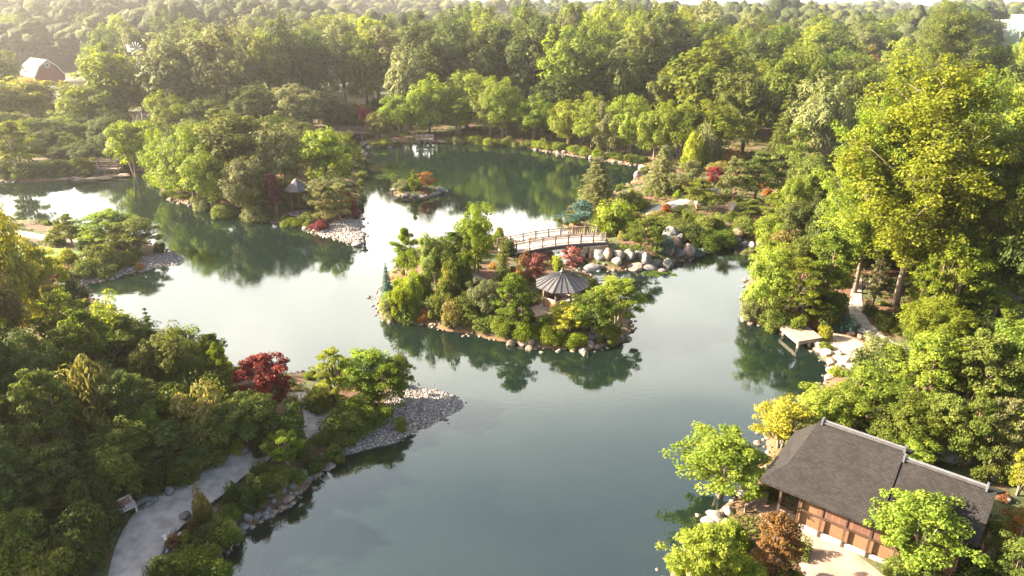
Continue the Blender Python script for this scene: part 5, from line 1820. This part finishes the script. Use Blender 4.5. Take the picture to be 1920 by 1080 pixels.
def cottage():
    ax, ay = P(160, 172, 1.0); D = depth_of(ay, 3); W = 9.0; zt = z_at(ay, 152); g0 = gz(ax, ay)-.5
    t = tag(empty('brick_house', (ax, ay, g0), math.radians(20)), 'small pale brick house with grey dormer right of the red barn', 'house')
    br = solid('pale_brick', (.50,.36,.28), .9, .12, 1); tw = solid('cream_trim', (.7,.62,.52), .8, .05); H = zt-g0
    w = MB().box((0, 4, H/2), (W, 8, H)).obj('wall', br, t)
    MB().box((0, 4, H+.2), (W+1.2, 9.2, .5)).obj('cornice', tw, t)
    r = MB(); r.add([(-W/2-.4, -.5, H+.45), (W/2+.4, -.5, H+.45), (W/2+.4, 8.5, H+.45), (-W/2-.4, 8.5, H+.45), (-W/4, 3, H+2.4), (W/4, 3, H+2.4), (W/4, 5, H+2.4), (-W/4, 5, H+2.4)],
                  [(3,2,1,0), (4,5,6,7), (0,1,5,4), (1,2,6,5), (2,3,7,6), (3,0,4,7)]); rf = r.obj('roof', solid('tan_roof', (.25,.19,.16), .85), t)
    dm = MB().box((1.2, 2.2, H+2.0), (3.2, 2.6, 2.4)).obj('dormer', solid('slate_dormer', (.12,.15,.18), .6), rf)
    for xx in (-2.6, .2, 2.8):
        f = MB().box((xx, -.03, H*.5), (1.0, .12, 2.0)).obj('window', tw, w); MB().box((xx, -.10, H*.5), (.72, .04, 1.7)).obj('pane', solid('dark_glass', (.03,.04,.05), .1), f)
cottage()
def windmill():
    x, y = P(286, 235, 1.0); g0 = gz(x, y); hub = z_at(y, 92)
    t = tag(empty('windmill', (x, y, g0)), 'pale steel farm windmill on a lattice tower in front of the grey-green trees', 'windmill')
    H = hub-g0; tw = MB()
    f = lambda s, k: (1.5*(1-s*.85)*(-1 if k in (0, 3) else 1), 1.5*(1-s*.85)*(-1 if k < 2 else 1), s*H)
    for k in range(4):
        tw.bar(f(0, k), f(1, k), .16)
        for i in range(6):
            a, b = i/6, (i+1)/6; tw.bar(f(a, k), f(b, (k+1) % 4), .07); tw.bar(f(b, k), f(b, (k+1) % 4), .07)
    tw.obj('tower', steel, t)
    MB().box((0, 0, H*.78), (2.0, 2.0, .15)).obj('platform', steel, t)
    fan = MB(); n = 14; R = 13*depth_of(y, 12)/1280
    for i in range(n):
        a = 2*math.pi*i/n; c, s = math.cos(a), math.sin(a); c2, s2 = math.cos(a+.17), math.sin(a+.17)
        fan.add([(c*.4, -.75, H+s*.4), (c*R, -.85, H+s*R), (c2*R, -.65, H+s2*R), (c2*.4, -.70, H+s2*.4)], [(0,1,2,3)])
    for i in range(n): fan.bar((0, -.7, H), (math.cos(2*math.pi*i/n)*R*.8, -.7, H+math.sin(2*math.pi*i/n)*R*.8), .05)
    so = fan.obj('wheel', steel, t); k = so.modifiers.new('thick', 'SOLIDIFY'); k.thickness = .03
    MB().bar((0, -.6, H), (-2.6, 1.8, H), .1).obj('tail_boom', steel, t)
    tv = MB(); tv.add([(-2.4, 1.6, H-.6), (-3.8, 2.9, H-.8), (-3.8, 2.9, H+.8), (-2.4, 1.6, H+.6)], [(0,1,2,3)]); k = tv.obj('tail_vane', steel, t).modifiers.new('thick', 'SOLIDIFY'); k.thickness = .04
windmill()
def whitebuilding():
    x, y = P(1868, 100, 0); y = min(y, 330); x = (1868-960)/1280*depth_of(y, 15); g0 = gz(x, y)
    D = depth_of(y, 15); zt = z_at(y, 38); zb = z_at(y, 84); W = 42*D/1280
    wm = solid('white_cladding', (.72,.70,.70), .6, .05, .3); wm2 = solid('pale_pink_cladding', (.66,.58,.56), .7, .05, .3)
    t = tag(empty('white_building', (x, y, g0), -.45), 'white angular building block at the upper right edge', 'building')
    zt -= g0; zb -= g0; h = W/2
    m = MB(); m.add([(-h, 0, 0), (h*.75, 0, 0), (h*.75, 12, 0), (-h, 12, 0), (-h*.85, -.6, zt), (h, -.6, zt), (h, 12.6, zt), (-h*.85, 12.6, zt)], [(3,2,1,0), (4,5,6,7), (0,1,5,4), (1,2,6,5), (2,3,7,6), (3,0,4,7)])
    m.obj('tower_block', wm, t)
    MB().box((4, -9, zb*.40), (26, 18, zb*.80)).obj('wing', wm2, t)
    MB().box((4, -9, zb*.80+.25), (26.8, 18.8, .5)).obj('roof_slab', wm, t)
    f = MB()
    for i in range(8): f.box((-8+i*3.2, -18.06, zb*.45), (2.2, .1, zb*.3))
    f.obj('window_band', solid('dark_glass', (.03,.04,.05), .1), t)
whitebuilding()
def glasshouse():
    y = 300.0; D = depth_of(y, 12); x = (1964-960)/1280*D; g0 = gz(x, y); fr = solid('pale_green_frame', (.55,.68,.66), .4, .05)
    m, n, l = newmat('greenhouse_glass'); out = nd(n, 'ShaderNodeOutputMaterial'); b = nd(n, 'ShaderNodeBsdfPrincipled', Roughness=.08); b.inputs['Base Color'].default_value = (.30,.42,.42,1); b.inputs['Alpha'].default_value = .6; l.new(b.outputs[0], out.inputs[0])
    t = tag(empty('glass_house', (x, y, g0), .0), 'pale green framed glass house at the top right corner', 'glasshouse')
    zt = z_at(y, 28)-g0; z1 = z_at(y, 58)-g0; h = 12; h1 = 9.5
    tiers = [((-h, 0), (h, z1)), ((-h1, z1), (h1, zt))]
    g = MB(); g.box((0, 8, z1/2), (2*h, 16, z1)); g.box((0, 8, (z1+zt)/2+.02), (2*h1-2, 12, zt-z1)); g.obj('glazing', m, t)
    f = MB()
    for i in range(9):
        xx = -h+i*h/4; f.bar((xx, -.05, 0), (xx, -.05, z1), .25, .25, (1, 0, 0))
    for i in range(7):
        xx = -h1+1+i*(h1-1)/3; f.bar((xx, 1.9, z1), (xx, 1.9, zt), .22, .22, (1, 0, 0))
    for zz in (z1, z1*.5): f.bar((-h, -.1, zz), (h, -.1, zz), .35)
    for zz in (zt,): f.bar((-h1+1, 1.85, zz), (h1-1, 1.85, zz), .35)
    f.bar((-h, -.1, z1), (-h1+1, 1.8, zt), .3)
    f.obj('frame', fr, t)
glasshouse()
x, y = (1546-960)/1280*900, 880.0
t = tag(empty('radio_mast', (x, y, gz(x, y))), 'thin radio mast on the horizon upper right', 'mast')
MB().tube([(0, 0, 0), (0, 0, 34)], [.6, .25], 6).obj('pole', steel, t); MB().box((0, 0, 30), (1.6, 1.6, 2)).obj('antenna', steel, t)

# ------------------------------------------------------------------ light
SUN_AZ = math.radians(-83); SUN_EL = math.radians(27)
sd = Vector((math.sin(SUN_AZ)*math.cos(SUN_EL), math.cos(SUN_AZ)*math.cos(SUN_EL), math.sin(SUN_EL)))
L_ = bpy.data.lights.new('sun', 'SUN'); L_.energy = SUN_E; L_.angle = math.radians(.6); L_.color = (1, .85, .64)
lo = bpy.data.objects.new('sun', L_); C.objects.link(lo); lo.rotation_euler = (-sd).to_track_quat('-Z', 'Y').to_euler()
W_ = bpy.data.worlds.new('World'); S.world = W_; W_.use_nodes = True; wn = W_.node_tree.nodes; wl = W_.node_tree.links; wn.clear()
out = nd(wn, 'ShaderNodeOutputWorld'); bg = nd(wn, 'ShaderNodeBackground'); sky = nd(wn, 'ShaderNodeTexSky')
sky.sky_type = 'NISHITA'; sky.sun_disc = False; sky.sun_elevation = SUN_EL; sky.sun_rotation = SUN_AZ
sky.air_density = 1.0; sky.dust_density = DUST; sky.ozone_density = 1.0; sky.altitude = 100
bg.inputs['Strength'].default_value = SKY_S
tint = nd(wn, 'ShaderNodeMix', data_type='RGBA', blend_type='MULTIPLY'); tint.inputs[0].default_value = 1; tint.inputs[7].default_value = (1.0, .93, .84, 1)
wl.new(sky.outputs[0], tint.inputs[6])
# thin bright veil added low in the left sky to whiten the lake's reflection
ge = nd(wn, 'ShaderNodeNewGeometry'); tcw = nd(wn, 'ShaderNodeTexCoord'); sx = nd(wn, 'ShaderNodeSeparateXYZ'); wl.new(tcw.outputs['Generated'], sx.inputs[0])
dt = nd(wn, 'ShaderNodeVectorMath', operation='DOT_PRODUCT'); dt.inputs[1].default_value = (math.sin(math.radians(-33))*.93, math.cos(math.radians(-33))*.93, .36); wl.new(tcw.outputs['Generated'], dt.inputs[0])
r1 = nd(wn, 'ShaderNodeMapRange', interpolation_type='SMOOTHSTEP'); r1.inputs[1].default_value = .15; r1.inputs[2].default_value = 1.0; wl.new(dt.outputs['Value'], r1.inputs[0])
mpw = nd(wn, 'ShaderNodeMapping'); mpw.inputs['Scale'].default_value = (1, 1, 2.6); wl.new(tcw.outputs['Generated'], mpw.inputs[0])
nz = nd(wn, 'ShaderNodeTexNoise'); nz.inputs['Scale'].default_value = 2.2; nz.inputs['Detail'].default_value = 6; nz.inputs['Distortion'].default_value = .4; wl.new(mpw.outputs[0], nz.inputs['Vector'])
r2 = nd(wn, 'ShaderNodeMapRange', interpolation_type='SMOOTHSTEP'); r2.inputs[1].default_value = .38; r2.inputs[2].default_value = .68; r2.inputs[3].default_value = .6; wl.new(nz.outputs['Fac'], r2.inputs[0])
r3 = nd(wn, 'ShaderNodeMapRange', interpolation_type='SMOOTHSTEP'); r3.inputs[1].default_value = .40; r3.inputs[2].default_value = .66; r3.inputs[3].default_value = 1; r3.inputs[4].default_value = .12; wl.new(sx.outputs['Z'], r3.inputs[0])
mk = nd(wn, 'ShaderNodeMath', operation='MULTIPLY'); wl.new(r1.outputs[0], mk.inputs[0]); wl.new(r3.outputs[0], mk.inputs[1])
ml = nd(wn, 'ShaderNodeMath', operation='MULTIPLY'); wl.new(mk.outputs[0], ml.inputs[0]); wl.new(r2.outputs[0], ml.inputs[1])
vl = nd(wn, 'ShaderNodeMix', data_type='RGBA'); wl.new(ml.outputs[0], vl.inputs[0]); wl.new(tint.outputs[2], vl.inputs[6]); vl.inputs[7].default_value = (VEIL*1.12, VEIL*.97, VEIL*.86, 1)
wl.new(vl.outputs[2], bg.inputs[0]); wl.new(bg.outputs[0], out.inputs[0])
# haze: one closed box of even air
hb = MB(); hb.box((0, 1450, 22), (3600, 3300, 55)); HZ0 = -6
m, n, l = newmat('haze_air'); o_ = nd(n, 'ShaderNodeOutputMaterial'); v_ = nd(n, 'ShaderNodeVolumePrincipled')
v_.inputs['Color'].default_value = (1.0, .98, .93, 1); v_.inputs['Density'].default_value = HAZE; v_.inputs['Anisotropy'].default_value = HAZE_G
l.new(v_.outputs[0], o_.inputs['Volume'])
if HAZE > 0: tag(hb.obj('haze', m), 'pale morning haze over the far woods', 'haze', None, 'stuff')
S.view_settings.view_transform = 'Standard'; S.view_settings.look = 'None'; S.view_settings.gamma = 1
S.view_settings.exposure = EXPO
S.cycles.max_bounces = 7; S.cycles.diffuse_bounces = 3; S.cycles.glossy_bounces = 3; S.cycles.transmission_bounces = 4; S.cycles.transparent_max_bounces = 8; S.cycles.volume_bounces = 0
# small cobbles along the waterlines
def cobbles():
    r = np.random.default_rng(21); bm = bmesh.new(); bmesh.ops.create_icosphere(bm, subdivisions=1, radius=.5)
    bv = np.array([v.co[:] for v in bm.verts]); bf = np.array([[v.index for v in f.verts] for f in bm.faces]); bm.free(); V, F = [], []; k = 0
    for poly in (ISL1, LAKE, ISLET):
        p = np.array(list(poly)+[poly[0]]); L = np.linalg.norm(np.diff(p, axis=0), axis=1); cl = np.r_[0, np.cumsum(L)]
        for s in np.arange(0, cl[-1], .22):
            i = min(len(L)-1, int(np.searchsorted(cl, s, 'right')-1)); q = p[i]+(p[i+1]-p[i])*((s-cl[i])/L[i])+r.normal(size=2)*.28
            px, py = pix(q[0], q[1], 0)
            if not (-20 < px < 1940 and 255 < py < 1100) or r.random() > .35+.65*(math.sin(s*.31)+math.sin(s*.13+1) > .3): continue
            s_ = r.uniform(.12, .42)*(1+.004*q[1]); V.append(bv*(1+r.normal(size=(12, 1))*.12)*np.array([1, r.uniform(.7, 1), .6])*s_+[q[0], q[1], max(gz(*q), -.05)+.03]); F.append(bf+12*k); k += 1
    m_ = MB(); V = np.concatenate(V); F = np.concatenate(F); m_.add([tuple(v) for v in V], [tuple(int(a) for a in f) for f in F])
    tag(m_.obj('shore_cobbles', stone_m('wet_cobbles', (.07,.055,.045), (.24,.19,.155)), None, True), 'small brown and grey cobbles scattered along the waterlines', 'cobbles', None, 'stuff')
cobbles()
